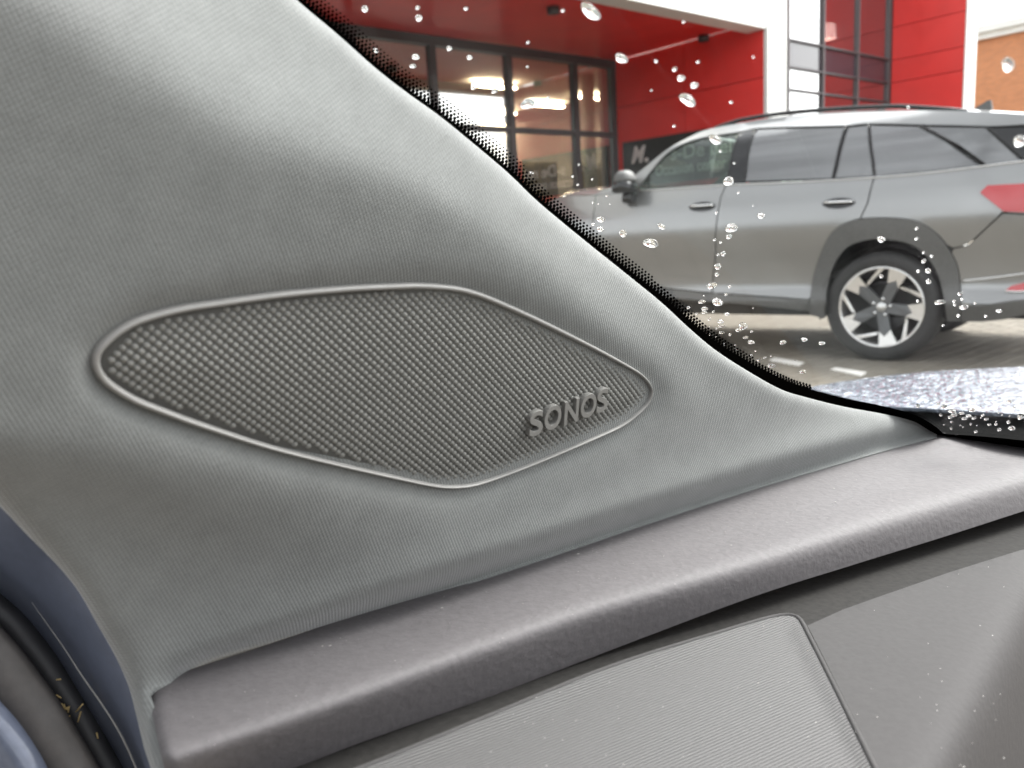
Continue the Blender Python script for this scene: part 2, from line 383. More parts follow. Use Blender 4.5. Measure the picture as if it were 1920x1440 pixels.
for i in range(len(ring)):
    e = ring[(i + 1) % len(ring)] - ring[i - 1]; e /= np.linalg.norm(e); nrm.append((-e[1], e[0]))
nrm = np.array(nrm)
if inside((ring[:1] + nrm[:1] * .001), ring)[0]: nrm = -nrm
RV = []
for a, b in prof:
    q = ring + nrm * a * rw; RV.append(P1 + q[:, :1] * PS + q[:, 1:] * PT + b * PN)
mesh_obj('rim', np.vstack(RV), grid_faces(len(prof), len(ring), True), M['rim'], cover)
pitch = .00256
kn = []
h1 = np.array([pitch, 0]); h2 = np.array([pitch * .5, pitch * .5])
gi2 = inset(gin, .0019)
for i in range(-160, 160):
    for j in range(-90, 90): kn.append(gc + h1 * (i - j // 2) + h2 * j - h1 * (j % 2) * 0)
kn = np.array(kn); kn = kn[inside(kn, gi2)]
rk, nk = pitch * .43, 8
kv = [(0, 0, .00062)] + [(rk * .55 * math.cos(2 * math.pi * k / nk), rk * .55 * math.sin(2 * math.pi * k / nk), .00042) for k in range(nk)] + [(rk * math.cos(2 * math.pi * k / nk), rk * math.sin(2 * math.pi * k / nk), -.0004) for k in range(nk)]
kf = [(0, 1 + k, 1 + (k + 1) % nk) for k in range(nk)] + [(1 + k, 1 + nk + k, 1 + nk + (k + 1) % nk, 1 + (k + 1) % nk) for k in range(nk)]
kv = np.array(kv); kc = cover_pt(kn)
depth = (kc - CAM) @ (RM @ np.array([0, 0, -1.])); order = np.argsort(depth)
knob_me = bpy.data.meshes.new('knob'); KB = np.array([PS, PT, PN])
knob_me.from_pydata((kv @ KB).tolist(), [], kf); knob_me.polygons.foreach_set('use_smooth', [True] * len(kf)); knob_me.materials.append(M['grille'])
bpy.context.view_layer.update(); cinv = cover.matrix_world.inverted()
for i in order[:300]:
    o = bpy.data.objects.new('knob', knob_me); COL.objects.link(o); o.parent = cover; o.matrix_parent_inverse = cinv; o.location = kc[i]
rest = order[300:]
VV = (kc[rest][:, None, :] + (kv @ KB)[None]).reshape(-1, 3); n0 = len(kv)
mesh_obj('knob_field', VV, [tuple(q + a * n0 for q in f) for a in range(len(rest)) for f in kf], M['grille'], cover, kind='stuff')
def glyph(ch, bevel=.0, ext=.05, offset=0.02, shear=0.0):
    c = bpy.data.curves.new('g', 'FONT'); c.body = ch; c.extrude = ext; c.offset = offset; c.bevel_depth = bevel; c.resolution_u = 6; c.shear = shear
    o = bpy.data.objects.new('g', c); COL.objects.link(o); dg = bpy.context.evaluated_depsgraph_get()
    me = bpy.data.meshes.new_from_object(o.evaluated_get(dg)); bpy.data.objects.remove(o)
    V = np.array([v.co[:] for v in me.vertices]); Fc = [tuple(p.vertices) for p in me.polygons]; bpy.data.meshes.remove(me)
    return V, Fc
def q2(px, py): p = plane_pt(px, py) - P1; return np.array([p @ PS, p @ PT])
ax = q2(1126, 748) - q2(1002, 792); ay = q2(1006, 766) - q2(999, 818); ay = ay - ax * (ay @ ax) / (ax @ ax) * .6
for ch, cx, cy, wd in (('S', 1002, 792, .20), ('O', 1033, 781, .25), ('N', 1068, 770.5, .22), ('O', 1100, 759, .25), ('S', 1126, 749, .19)):
    gv, gf = glyph(ch, .012, .0); mn, mx = gv.min(0), gv.max(0); g = (gv - (mn + mx) / 2); g[:, 0] /= (mx - mn)[0]; g[:, 1] /= (mx - mn)[1]; g[:, 2] /= max(.02, (mx - mn)[2])
    q = q2(cx, cy) + g[:, :1] * ax * wd + g[:, 1:2] * ay * .92
    up = cover_pt(q2(cx, cy))[0] - (P1 + q2(cx, cy)[0] * PS + q2(cx, cy)[1] * PT)
    P = P1 + q[:, :1] * PS + q[:, 1:] * PT + up + PN * (.0009 + g[:, 2:3] * .0028)
    mesh_obj('letter', P, gf, M['letter'], cover, smooth=False)

# ---- dashboard
K_C = catmull([(230, 1462), (354, 1417), (583, 1337), (792, 1261), (925, 1212), (1112, 1146), (1412, 1058), (1650, 982), (1920, 900), (2120, 838)], 8)
G_C = catmull([(380, 1505), (560, 1437), (700, 1384), (925, 1304), (1187, 1203), (1412, 1119), (1600, 1059), (1762, 1009), (1920, 958), (2120, 893)], 8)
def dash_pts(P, h): P = np.asarray(P, float); return at(P[:, 0], P[:, 1], 1 / np.maximum(-ray(P[:, 0], P[:, 1])[:, 2] / (HD - h), .02))
front_edge = [(1762, 818), (1840, 822), (1920, 831), (2020, 845), (2120, 862)]
left_end = [(338, 1520), (310, 1450), (292, 1370), (281, 1310)]
pad_out = np.vstack([J_C[::2] - np.array([0, 12.]), catmull(front_edge, 12)[1:], G_C[::-2][:], [(360, 1515)], np.array(left_end)])
pv, pt = patch2d(pad_out, 9)
JX = np.vstack([J_C, front_edge])
def pad_h(P):
    dk = -seg_dist(P, K_C)[0]                       # >0 above the ridge line
    dj = np.abs(seg_dist(P, JX)[0]); dl = np.abs(seg_dist(P, np.array(left_end))[0])
    wk = 16.
    h = -.00024 * np.logaddexp(0, (-dk - 2) / wk) * wk * .95
    h += .0014 * np.exp(-((dk - 14) / 32) ** 2) - .0022
    h += - .0022 * np.exp(-(dl / 9) ** 1.3)
    return h
mesh_obj('dash_pad', dash_pts(pv, pad_h(pv)), pt, M['dash'], own, label='dark dusty soft top edge of the dashboard')
LOW = -.0205
lid_top = [(470, 1520), (700, 1432), (925, 1340), (1150, 1249), (1412, 1167), (1455, 1156), (1482, 1154), (1498, 1160), (1508, 1175), (1566, 1290), (1640, 1440), (1680, 1520)]
base_out = np.vstack([G_C[::3], [(2120, 1000), (1912, 1062), (1700, 1134), (1640, 1200), (1670, 1300), (1720, 1530), (380, 1530)]])
base_out[:len(G_C[::3]), 1] -= 6
bv, bt = patch2d(base_out, 14)
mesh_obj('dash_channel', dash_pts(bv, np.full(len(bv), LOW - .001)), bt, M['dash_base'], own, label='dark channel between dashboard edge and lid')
lid_o = np.vstack([catmull(lid_top[:5], 12), catmull(lid_top[4:9], 5)[1:], straight(lid_top[8:], 12, False)[1:]])
lid_o = resample(lid_o, 170); lv, lt = patch2d(lid_o, 10)
de = np.abs(seg_dist(lv, lid_o)[0])
lh = LOW + .0016 - .0009 * smooth(0, 40, de)
lV = dash_pts(lv, lh); e_l = at(1412., 1167., 1.) * 0
ld = dash_pts([(1412, 1167)], 0)[0] - dash_pts([(925, 1340)], 0)[0]; ld /= np.linalg.norm(ld); lq = np.cross((0, 0, 1.), ld)
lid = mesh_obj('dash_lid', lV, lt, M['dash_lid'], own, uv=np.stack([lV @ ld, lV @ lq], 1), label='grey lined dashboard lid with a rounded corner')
le = dash_pts(lid_o[:-8], LOW + .0013); v, f = tube(le, .0009, 8); mesh_obj('lid_edge', v, f, M['dash_panel'], lid)
pan_o = np.array([(1514, 1173), (1580, 1143), (1650, 1118), (1780, 1073), (1912, 1032), (2120, 985), (2120, 1520), (1690, 1520), (1647, 1440), (1573, 1290)])
nv, ntf = patch2d(pan_o, 12)
EDGE = np.array([(2060, 900), (1920, 1165), (1856, 1292), (1785, 1440), (1740, 1530)])
dd = seg_dist(nv, EDGE)[0]; dd = -dd if dd[np.argmax(nv[:, 0])] < 0 else dd     # >0 beyond the edge
dn = np.abs(seg_dist(nv, straight(pan_o, 12), True)[0])
ph = LOW + .001 - .00055 * np.logaddexp(0, (dd - 16) / 26.) * 26
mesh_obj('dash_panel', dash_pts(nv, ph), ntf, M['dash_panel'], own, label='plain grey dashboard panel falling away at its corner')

# ---- windscreen with printed band and dots
za = trim_z(np.array([(560., 10.)]))[0]; zb = trim_z(np.array([(1640., 776.)]))[0]
WA, WB = at(560, 3, za + .014), at(1640, 773, zb + .03)
WD = WB - WA; WD /= np.linalg.norm(WD)
WN = np.cross(WD, LAT); WN /= np.linalg.norm(WN)
if WN @ (WA - CAM) < 0: WN = -WN                       # pointing out of the car
def scr(px, py, off=0.0): return hit(np.asarray(px, float), np.asarray(py, float), WA + WN * off, WN)
WU = np.cross(WN, WD)
sc_q = np.array([(330, -260), (2150, -260), (2150, 870), (1790, 862), (1400, 740), (1100, 540), (800, 260)], float)
sv, st_ = patch2d(sc_q, 60)
# the glass runs on behind the trim, the dashboard edge and past the frame
glass = mesh_obj('windscreen', scr(sv[:, 0], sv[:, 1]), st_, M['screen'], own, label='clear wet windscreen with black dotted edge print')
def band_w(i, n): 
    x = R_C[i, 0]
    return np.interp(x, [380, 900, 1150, 1240, 1300, 1400, 1460, 1510, 1580, 1640, 1700, 1762], [5, 5, 6, 9, 11, 15, 18, 17, 16, 15, 13, 9])
Tn = np.gradient(R_C, axis=0); Tn /= np.linalg.norm(Tn, axis=1)[:, None]; Nn = np.stack([Tn[:, 1], -Tn[:, 0]], 1)
bw = np.array([band_w(i, len(R_C)) for i in range(len(R_C))])[:, None]
inner = R_C - Nn * 7; outer = R_C + Nn * bw
bpx = np.vstack([inner, outer]); n = len(R_C)
mesh_obj('printed_band', scr(bpx[:, 0], bpx[:, 1], -.0006), [(i, i + 1, n + i + 1, n + i) for i in range(n - 1)], M['black'], glass)
def foot_strip():
    e = catmull([(1758, 806), (1770, 813), (1840, 818), (1920, 826), (2050, 842), (2140, 856)], 10)
    lo = e + np.array([0, 40.]); q = np.vstack([e, lo]); m = len(e)
    return scr(q[:, 0], q[:, 1], -.0009), [(i, i + 1, m + i + 1, m + i) for i in range(m - 1)]
v, f = foot_strip(); mesh_obj('printed_band', v, f, M['black'], glass)
dots = []
s = 0.0; seglen = np.concatenate([[0], np.cumsum(np.hypot(*np.diff(R_C, axis=0).T))])
for row in range(7):
    s = (row % 2) * 3.8
    while s < seglen[-1] - 260:
        c = np.array([np.interp(s, seglen, R_C[:, k]) for k in (0, 1)]); nn = np.array([np.interp(s, seglen, Nn[:, k]) for k in (0, 1)]); b = np.interp(s, seglen, bw[:, 0])
        near = np.interp(c[0], [560, 900, 1200, 1500], [1.25, 1.1, 1.0, .82])
        rad = (4.1 - row * .5) * near * .95
        p = c + nn * (b + row * 5.0 * near - 2)
        if rad > .8 and row < np.interp(c[0], [500, 900, 1150, 1300, 1500], [6, 5.2, 4.4, 3.4, 2.6]): dots.append((p, rad))
        s += 7.6 * near
DV = []; DF = []
for p, r in dots:
    o = len(DV); ang = np.arange(8) * math.pi / 4
    DV += scr(p[0] + r * np.cos(ang), p[1] + r * 1.05 * np.sin(ang), -.0007).tolist(); DF.append(tuple(range(o, o + 8)))
mesh_obj('printed_dots', np.array(DV), DF, M['black'], glass, smooth=False, kind='stuff')

# ---- headliner over the cabin (unseen above the frame), added to block light as a car roof would
ZR = H + .40; rf = WA - WD * ((ZR - WA[2]) / -WD[2])
hl = [rf - LAT * .04, rf + LAT * 1.35, rf + LAT * 1.35 - PS * 2.3, rf - LAT * .04 - PS * 2.3]
nn_ = 12; HV = []
for i in range(nn_ + 1):
    for j in range(nn_ + 1):
        u_, v_ = i / nn_, j / nn_; p = hl[0] + (hl[1] - hl[0]) * u_ + (hl[3] - hl[0]) * v_
        HV.append(p + np.array([0, 0, .05 * (1 - (2 * u_ - 1) ** 4) * (1 - (2 * v_ - 1) ** 4)]))
mesh_obj('added_headliner', HV, grid_faces(nn_ + 1, nn_ + 1), M['liner'], own, solid=.03, label='unseen pale grey roof lining added to darken the cabin')

# ---- unseen driver's seat behind the lens, added to block light from the rear
def sblob(c, sx, sy, sz, lean=0.0, e=.45):
    V_ = []; cc = lambda w_: math.copysign(abs(w_) ** e, w_)
    for i in range(13):
        ph = math.pi * (i / 12 - .5)
        for j in range(20):
            th = 2 * math.pi * j / 20; z = cc(math.sin(ph)) * sz
            V_.append(c + PS * (cc(math.cos(ph)) * cc(math.cos(th)) * sx - lean * z) + LAT * cc(math.cos(ph)) * cc(math.sin(th)) * sy + np.array([0, 0, z]))
    return np.array(V_), grid_faces(13, 20, True)
s0 = CAM + LAT * .30 - PS * .62
sb_ = mesh_obj('added_backrest', *sblob(s0 - np.array([0, 0, .22]), .09, .27, .36, .3), M['seatcloth'], own); mesh_obj('headrest', *sblob(s0 + np.array([0, 0, .24]) - PS * .16, .06, .14, .10, .2), M['seatcloth'], sb_)

# ---- bonnet and cowl
def flat_hit(px, py, z): return hit(np.asarray(px, float), np.asarray(py, float), np.array([0, 0, z]), np.array([0, 0, 1.]))
HZ = H - .27
hood_px = np.vstack([catmull([(1512, 724), (1560, 715), (1640, 704), (1720, 695.5), (1800, 690), (1920, 684), (2050, 679), (2250, 672)], 15), [(2250, 800), (1920, 773), (1800, 765), (1662, 757.5), (1652, 761), (1640, 757), (1580, 740)]])
h3 = flat_hit(hood_px[:, 0], hood_px[:, 1], HZ)
hv, ht_ = patch2d(h3[:, :2], .025)
dH = np.abs(seg_dist(hv, h3[:, :2], True)[0])
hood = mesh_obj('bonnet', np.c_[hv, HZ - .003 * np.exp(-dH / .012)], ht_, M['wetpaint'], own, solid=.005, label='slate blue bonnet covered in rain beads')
cw = np.array([(1500, 727), (1512, 724), (1580, 740), (1640, 757), (1662, 757.5), (1800, 765), (1920, 773), (2250, 800)], float)
top = flat_hit(cw[:, 0], cw[:, 1], HZ - .009) ; low = top - PS * .30 + np.array([0, 0, -.06]); lo2 = low + np.array([0, 0, -.15])
m_ = len(cw)
mesh_obj('cowl_panel', np.vstack([top, low, lo2]), [(i, i + 1, m_ + i + 1, m_ + i) for i in range(m_ - 1)] + [(m_ + i, m_ + i + 1, 2 * m_ + i + 1, 2 * m_ + i) for i in range(m_ - 1)], M['cowl'], own, label='black plastic cowl below the windscreen')

# ---- door opening at the lower left: painted jamb, rubber seal, door trim
def loft(curves, n=60):
    rows = [at(c[:, 0], c[:, 1], c[:, 2]) for c in (resample(catmull(np.array(k, float), 8), n) for k in curves)]
    return np.vstack(rows), grid_faces(len(rows), n)
jA = [(-160, 700, .235), (40, 985, .232), (150, 1085, .231), (225, 1200, .230), (270, 1330, .231), (320, 1520, .232)]
j0 = [(-260, 770, .238), (0, 965, .236), (120, 1090, .234), (200, 1230, .233), (250, 1360, .233), (300, 1520, .233)]
j1 = [(-260, 860, .245), (0, 1045, .242), (70, 1110, .241), (130, 1180, .240), (180, 1260, .239), (250, 1390, .238), (300, 1520, .237)]
j2 = [(-270, 880, .258), (-20, 1075, .252), (50, 1130, .250), (110, 1205, .249), (160, 1290, .247), (225, 1400, .246), (285, 1520, .245)]
j3 = [(-280, 940, .285), (-30, 1150, .280), (40, 1220, .278), (95, 1290, .276), (150, 1370, .274), (210, 1470, .272), (250, 1540, .27)]
v, f = loft([jA, j0, j1, j2, j3]); mesh_obj('door_jamb', v, f, M['ownpaint'], own, label='slate blue painted door jamb beside the pillar')
v, f = tube(at(*(lambda c: (c[:, 0], c[:, 1], np.full(len(c), .2365)))(catmull([(60, 1130), (120, 1215), (153, 1266), (194, 1325), (226, 1377), (255, 1440), (275, 1500)], 8))), np.concatenate([np.linspace(.00005, .0003, 34), np.full(200, .0003)])[:len(catmull([(60, 1130), (120, 1215), (153, 1266), (194, 1325), (226, 1377), (255, 1440), (275, 1500)], 8))], 6); mesh_obj('jamb_edge', v, f, M['rim'], own)
s1 = [(-280, 930, .262), (-20, 1135, .256), (55, 1215, .254), (110, 1290, .253), (165, 1380, .252), (230, 1500, .25)]
v, f = loft([[(x + dx, y + dy, z + dz) for x, y, z in s1] for dx, dy, dz in ((46, -34, .03), (30, -24, .004), (8, -4, -.004), (-20, 16, -.003), (-46, 40, .006), (-60, 52, .04))])
mesh_obj('door_seal', v, f, M['rubber'], own, label='black rubber door seal with straw bits')
d1 = [(-280, 1010, .238), (-40, 1140, .236), (0, 1178, .236), (40, 1222, .235), (78, 1272, .235), (118, 1330, .234), (152, 1385, .234), (184, 1440, .233), (230, 1530, .233)]
d2 = [(x - 62, y + 70, z - .006) for x, y, z in d1]; d3 = [(x - 105, y + 115, z + .006) for x, y, z in d1]; d4 = [(x - 115, y + 125, z + .05) for x, y, z in d1]
d0 = [(x + 4, y - 6, z + .03) for x, y, z in d1]; d1b = [(x - 8, y + 8, z - .003) for x, y, z in d1]
v, f = loft([d0, d1, d1b, d2, d3, d4]); mesh_obj('door_edge_trim', v, f, M['doortrim'], own, label='dark brown-grey door edge trim')
e1_ = [(-300, 1200, .225), (-40, 1290, .225), (0, 1322, .225), (40, 1368, .225), (80, 1430, .225), (120, 1520, .225)]
v, f = loft([[(x + 25, y - 20, z + .03) for x, y, z in e1_], e1_, [(x - 30, y + 40, z - .003) for x, y, z in e1_], [(x - 90, y + 110, z + .012) for x, y, z in e1_], [(x - 240, y + 240, z + .01) for x, y, z in e1_]])
mesh_obj('door_skin', v, f, M['ownpaint'], own, label='slate blue painted edge of the open door')

# ================================================================== rain on the glass
BIG = [(1107, 22, 24, 13, 38), (1165, 110, 14, 9, 35), (1289, 188, 19, 11, 28), (1277, 147, 8, 7, 0), (1302, 160, 8, 7, 0), (1265, 130, 5, 5, 0), (1890, 121, 15, 14, 0), (1912, 265, 13, 13, 0),
       (1341, 262, 15, 9, 35), (1371, 428, 13, 10, 0), (1367, 444, 7, 5, 0), (1220, 457, 16, 9, 8), (1168, 438, 9, 7, 20), (1126, 412, 9, 6, 15), (1125, 430, 8, 5, 10), (1356, 476, 6, 5, 0), (1346, 500, 7, 7, 0), (1344, 515, 5, 4, 0),
       (1335, 536, 11, 7, 0), (1345, 567, 12, 8, 10), (1316, 566, 8, 4, 0), (1393, 612, 11, 7, 12), (1385, 619, 7, 4, 0), (1468, 642, 8, 4, 0), (1508, 637, 7, 4, 0), (1541, 644, 7, 4, 0), (1762, 567, 12, 5, 0), (1807, 576, 11, 5, 0), (1652, 449, 9, 6, 0),
       (1427, 405, 8, 6, 0), (1366, 340, 11, 10, 20), (1240, 425, 9, 5, 35), (990, 195, 17, 11, 0), (684, 17, 8, 7, 0), (785, 34, 8, 7, 0), (779, 107, 9, 6, 5), (774, 124, 7, 5, 0), (880, 108, 6, 5, 0), (842, 91, 6, 5, 0), (704, 95, 7, 5, 10), (927, 171, 7, 5, 0),
       (1446, 686, 9, 4, 5), (1505, 697, 8, 4, 5), (1423, 675, 6, 3, 0), (1321, 579, 7, 4, 5), (1320, 586, 6, 3, 0), (1363, 589, 6, 3, 0), (1351, 603, 7, 4, 0), (1353, 611, 7, 4, 0), (1353, 624, 6, 3, 0), (1398, 633, 6, 3, 0), (1408, 642, 7, 4, 0), (1652, 518, 5, 4, 0),
       (1822, 769, 9, 4, 0), (1785, 771, 9, 4, 0), (1789, 778, 8, 4, 0), (1803, 775, 6, 3, 0), (1782, 782, 6, 3, 0), (1816, 780, 7, 3, 0), (1826, 784, 6, 3, 0), (1808, 785, 7, 3, 0), (1897, 803, 9, 4, 0), (1914, 781, 9, 6, 0), (1770, 762, 8, 4, 0), (1721, 761, 5, 4, 0), (1849, 786, 5, 3, 0), (1855, 796, 4, 3, 0), (1764, 778, 4, 3, 0), (1740, 508, 7, 5, 0), (1741, 528, 6, 5, 0), (1732, 490, 6, 4, 0), (1800, 551, 6, 4, 0), (1873, 583, 7, 4, 0)]
def drop_mesh(px, py, rx, ry, rot, n=18, m=5, hgt=.42):
    a = np.arange(n) * 2 * math.pi / n; c, s_ = math.cos(math.radians(rot)), math.sin(math.radians(rot))
    wob = 1 + .10 * np.sin(2 * a + px) + .05 * np.sin(3 * a + py)
    ex, ey = rx * np.cos(a) * wob, ry * np.sin(a) * wob
    ring = scr(px + c * ex - s_ * ey, py + s_ * ex + c * ey, .0003); ctr = ring.mean(0); rr_ = np.linalg.norm(ring - ctr, axis=1); h = hgt * rr_.min()
    V = [ctr]; V += list(ring)
    for k in range(1, m): t = k / m; V += list(ctr + (ring - ctr) * math.cos(t * math.pi / 2) ** .75 + WN * h * math.sin(t * math.pi / 2))
    V.append(ctr + WN * h)
    f = [(0, 1 + (i + 1) % n, 1 + i) for i in range(n)]
    for k in range(m - 1):
        o = 1 + k * n; f += [(o + i, o + (i + 1) % n, o + n + (i + 1) % n, o + n + i) for i in range(n)]
    o = 1 + (m - 1) * n; f += [(o + i, o + (i + 1) % n, len(V) - 1) for i in range(n)]
    return np.array(V), f
for px, py, rx, ry, rot in BIG:
    v, f = drop_mesh(px, py, rx * .86, ry * .86, rot)
    mesh_obj('raindrop', v, f, M['water'], label='long slanted raindrop clinging to the windscreen' if rot > 20 else 'large oval raindrop clinging to the windscreen' if rx >= 11 else 'small clear raindrop bead clinging to the windscreen', cat='raindrop', group='raindrops on the windscreen')
small = []
def scatter(n, cx, cy, sx, sy, r0, r1):
    for _ in range(int(n * .38)):
        x, y = RNG.normal(cx, sx), RNG.normal(cy, sy); r = RNG.uniform(r0, r1); small.append((x, y, r, r * .75))
scatter(40, 1330, 590, 45, 28, 1.5, 4); scatter(30, 1385, 630, 35, 25, 1.5, 3.5); scatter(35, 1120, 430, 45, 45, 1.5, 4); scatter(25, 1080, 370, 40, 40, 1.5, 4)
scatter(70, 1805, 785, 28, 13, 1.5, 4); scatter(45, 1870, 790, 45, 14, 1.5, 3.5); scatter(20, 1900, 780, 20, 15, 2, 5); scatter(25, 1800, 570, 50, 25, 2, 4); scatter(26, 1410, 680, 40, 16, 1.5, 3.5)
scatter(14, 1350, 480, 12, 60, 2, 4); scatter(25, 900, 120, 150, 90, 2.5, 5); scatter(25, 1250, 150, 150, 90, 2, 4); scatter(30, 1500, 430, 230, 150, 1.5, 3.5); scatter(14, 1720, 480, 30, 30, 2, 4.5)
keep = []
for x, y, a, b in small:
    d, _ = seg_dist(np.array([[x, y]]), R_C)
    if d[0] < -8 and y > -20 and y < 812 and x < 1990 and all((x - q[0]) ** 2 + (y - q[1]) ** 2 > (a + q[2]) ** 2 for q in keep) and all((x - q[0]) ** 2 + (y - q[1]) ** 2 > (a + q[2]) ** 2 for q in BIG): keep.append((x, y, a, b))
v, f = join([drop_mesh(x, y, a, b, 0, 9, 3) for x, y, a, b in keep])
mesh_obj('fine_raindrops', v, f, M['water'], label='spray of tiny raindrops scattered over the windscreen', cat='raindrops', kind='stuff')

# dust specks on the dashboard
sp = []
for _ in range(230):
    x = RNG.uniform(330, 1910) if RNG.random() < .4 else RNG.normal(1500, 230); t = RNG.uniform(0, 1) ** 1.6
    if not 330 < x < 1910: continue
    yj = np.interp(x, JX[:, 0], JX[:, 1]); yk = np.interp(x, K_C[:, 0], K_C[:, 1]); y = yj + 8 + (yk - yj - 10) * t
    p = np.array([[x, y]]); c = dash_pts(p, pad_h(p) + .0002)[0]; r = RNG.uniform(.00008, .00022) * (2.0 if RNG.random() < .05 else 1); ang = RNG.uniform(0, 6.28); e = RNG.uniform(.5, 1.6)
    sp.append((np.array([c + r * np.array([math.cos(ang + k * 1.5708) * (e if k % 2 else 1), math.sin(ang + k * 1.5708), 0]) for k in range(4)] + [c + np.array([0, 0, r * .5])]), [(0, 1, 4), (1, 2, 4), (2, 3, 4), (3, 0, 4)]))
for _ in range(90):
    x, y = RNG.uniform(900, 1900), RNG.uniform(1060, 1440)
    p = np.array([[x, y]])
    if not (inside(p, lid_o)[0] or inside(p, pan_o)[0]) : continue
    c = dash_pts(p, LOW + .0024)[0]; r = RNG.uniform(.00010, .00026); ang = RNG.uniform(0, 6.28)
    sp.append((np.array([c + r * np.array([math.cos(ang + k * 1.5708), math.sin(ang + k * 1.5708), 0]) for k in range(4)] + [c + np.array([0, 0, r * .5])]), [(0, 1, 4), (1, 2, 4), (2, 3, 4), (3, 0, 4)]))
v, f = join(sp); mesh_obj('dust_specks', v, f, M['dust'], label='pale dust specks lying on the dashboard', cat='dust', kind='stuff')
st = []
for k in range(16):
    x, y = (118, 1330) if k < 10 else (RNG.uniform(90, 190), RNG.uniform(1220, 1420)); x += RNG.normal(0, 9); y += RNG.normal(0, 7)
    c = at(x, y, .247); a = RNG.uniform(0, 6.28); l = RNG.uniform(.0006, .0018); d = np.array([math.cos(a), .3 * math.sin(a), math.sin(a)]) * l
    st.append(tube([c - d, c + d * .2, c + d], .00022, 5))
v, f = join(st); mesh_obj('straw_bits', v, f, M['straw'], label='yellow straw bits lying on the door seal', cat='straw', kind='stuff')

# ================================================================== paving
A40 = math.radians(40)
E1 = ray(2770, 337); E1[2] = 0; E1 /= np.linalg.norm(E1); E2 = np.array([-E1[1], E1[0], 0])
def paving_material():
    m = principled('beige_block_paving', (.175, .158, .132), .8, spec=.2); nt = m.node_tree; b = nt.nodes['Principled BSDF']; L = nt.links.new
    tc = N(nt, 'ShaderNodeTexCoord'); n = N(nt, 'ShaderNodeTexNoise'); n.inputs['Scale'].default_value = 6; n.inputs['Detail'].default_value = 8; n.inputs['Roughness'].default_value = .7
    oi = N(nt, 'ShaderNodeObjectInfo'); L(tc.outputs['Object'], n.inputs[0])
    mp = N(nt, 'ShaderNodeMapping'); mp.inputs['Rotation'].default_value = (0, 0, -math.atan2(E1[1], E1[0])); L(tc.outputs['Object'], mp.inputs[0])
    br = N(nt, 'ShaderNodeTexBrick'); br.inputs['Scale'].default_value = 1; br.inputs['Brick Width'].default_value = .21; br.inputs['Row Height'].default_value = .105; br.inputs['Mortar Size'].default_value = .004
    br.inputs['Color1'].default_value = (1, 1, 1, 1); br.inputs['Color2'].default_value = (.82, .8, .78, 1); br.inputs['Mortar'].default_value = (.5, .47, .42, 1); L(mp.outputs[0], br.inputs[0])
    k = math_node(nt, 'ADD', math_node(nt, 'MULTIPLY', n.outputs[0], .5), math_node(nt, 'ADD', math_node(nt, 'MULTIPLY', oi.outputs['Random'], .22), .62))
    mx = N(nt, 'ShaderNodeMixRGB', blend_type='MULTIPLY'); mx.inputs[0].default_value = 1; mx.inputs[1].default_value = (.175, .158, .132, 1); L(k, mx.inputs[2])
    m2 = N(nt, 'ShaderNodeMixRGB', blend_type='MULTIPLY'); m2.inputs[0].default_value = 1; L(mx.outputs[0], m2.inputs[1]); L(br.outputs[0], m2.inputs[2]); L(m2.outputs[0], b.inputs['Base Color'])
    bp = N(nt, 'ShaderNodeBump'); bp.inputs['Strength'].default_value = .3; bp.inputs['Distance'].default_value = .004; L(n.outputs[0], bp.inputs['Height']); L(bp.outputs[0], b.inputs['Normal'])
    rr = N(nt, 'ShaderNodeMapRange'); rr.inputs[3].default_value = .75; rr.inputs[4].default_value = 1.0; L(n.outputs[0], rr.inputs[0]); L(rr.outputs[0], b.inputs['Roughness'])
    return m, mx
M['paving'], _ = paving_material()
pm = M['paving'].copy(); pm.name = 'beige_paver'; nt_ = pm.node_tree
bb = nt_.nodes['Principled BSDF']; 
mxn = [n for n in nt_.nodes if n.type == 'MIX_RGB'][0]; nt_.links.new(mxn.outputs[0], bb.inputs['Base Color']); M['paver'] = pm
gv = [(-400, -400, 0), (400, -400, 0), (400, 400, 0), (-400, 400, 0)]
ground = mesh_obj('paving', gv, [(0, 1, 2, 3)], M['paving'], smooth=False, kind='structure')
pav_me = bpy.data.meshes.new('paver'); bvv, bff = boxm((0, 0, 0), E1, E2, np.array([0, 0, 1.]), -.102, .102, -.0495, .0495, -.05, .008)
bm = bmesh.new(); vs_ = [bm.verts.new(v) for v in bvv]; [bm.faces.new([vs_[i] for i in f]) for f in bff]
bmesh.ops.bevel(bm, geom=[e for e in bm.edges if all(v.co.z > 0 for v in e.verts)], offset=.006, segments=1, affect='EDGES'); bm.to_mesh(pav_me); bm.free(); pav_me.materials.append(M['paver'])
def project(P):
    c = (np.asarray(P) - CAM) @ RM; return np.stack([960 + FPX * c[..., 0] / -c[..., 2], 720 - FPX * c[..., 1] / -c[..., 2]], -1), -c[..., 2]
cand = []
for i in range(-20, 60):
    for j in range(10, 90):
        p = E1 * (i * .21 + (j % 2) * .105) + E2 * (j * .105)
        (x, y), z = project(p)
        if z > 1.5 and 1250 < x < 1960 and 540 < y < 735 and z < 9 and seg_dist(np.array([[x, y]]), R_C)[0][0] < 10:
            hx = np.interp(x, [1500, 1600, 1920], [730, 715, 690])
            if y < hx + 4: cand.append((z, p))
cand.sort(key=lambda q: q[0])
bpy.context.view_layer.update(); ginv = ground.matrix_world.inverted()
for z, p in cand[:300]:
    o = bpy.data.objects.new('paver', pav_me); COL.objects.link(o); o.parent = ground; o.matrix_parent_inverse = ginv; o.location = p + np.array([0, 0, RNG.uniform(-.001, .0015)])
    o.rotation_euler = (0, 0, RNG.uniform(-.012, .012))
M['white_line'] = noisy(principled('worn_white_road_paint', (.72, .70, .66), .6), 40, .12)
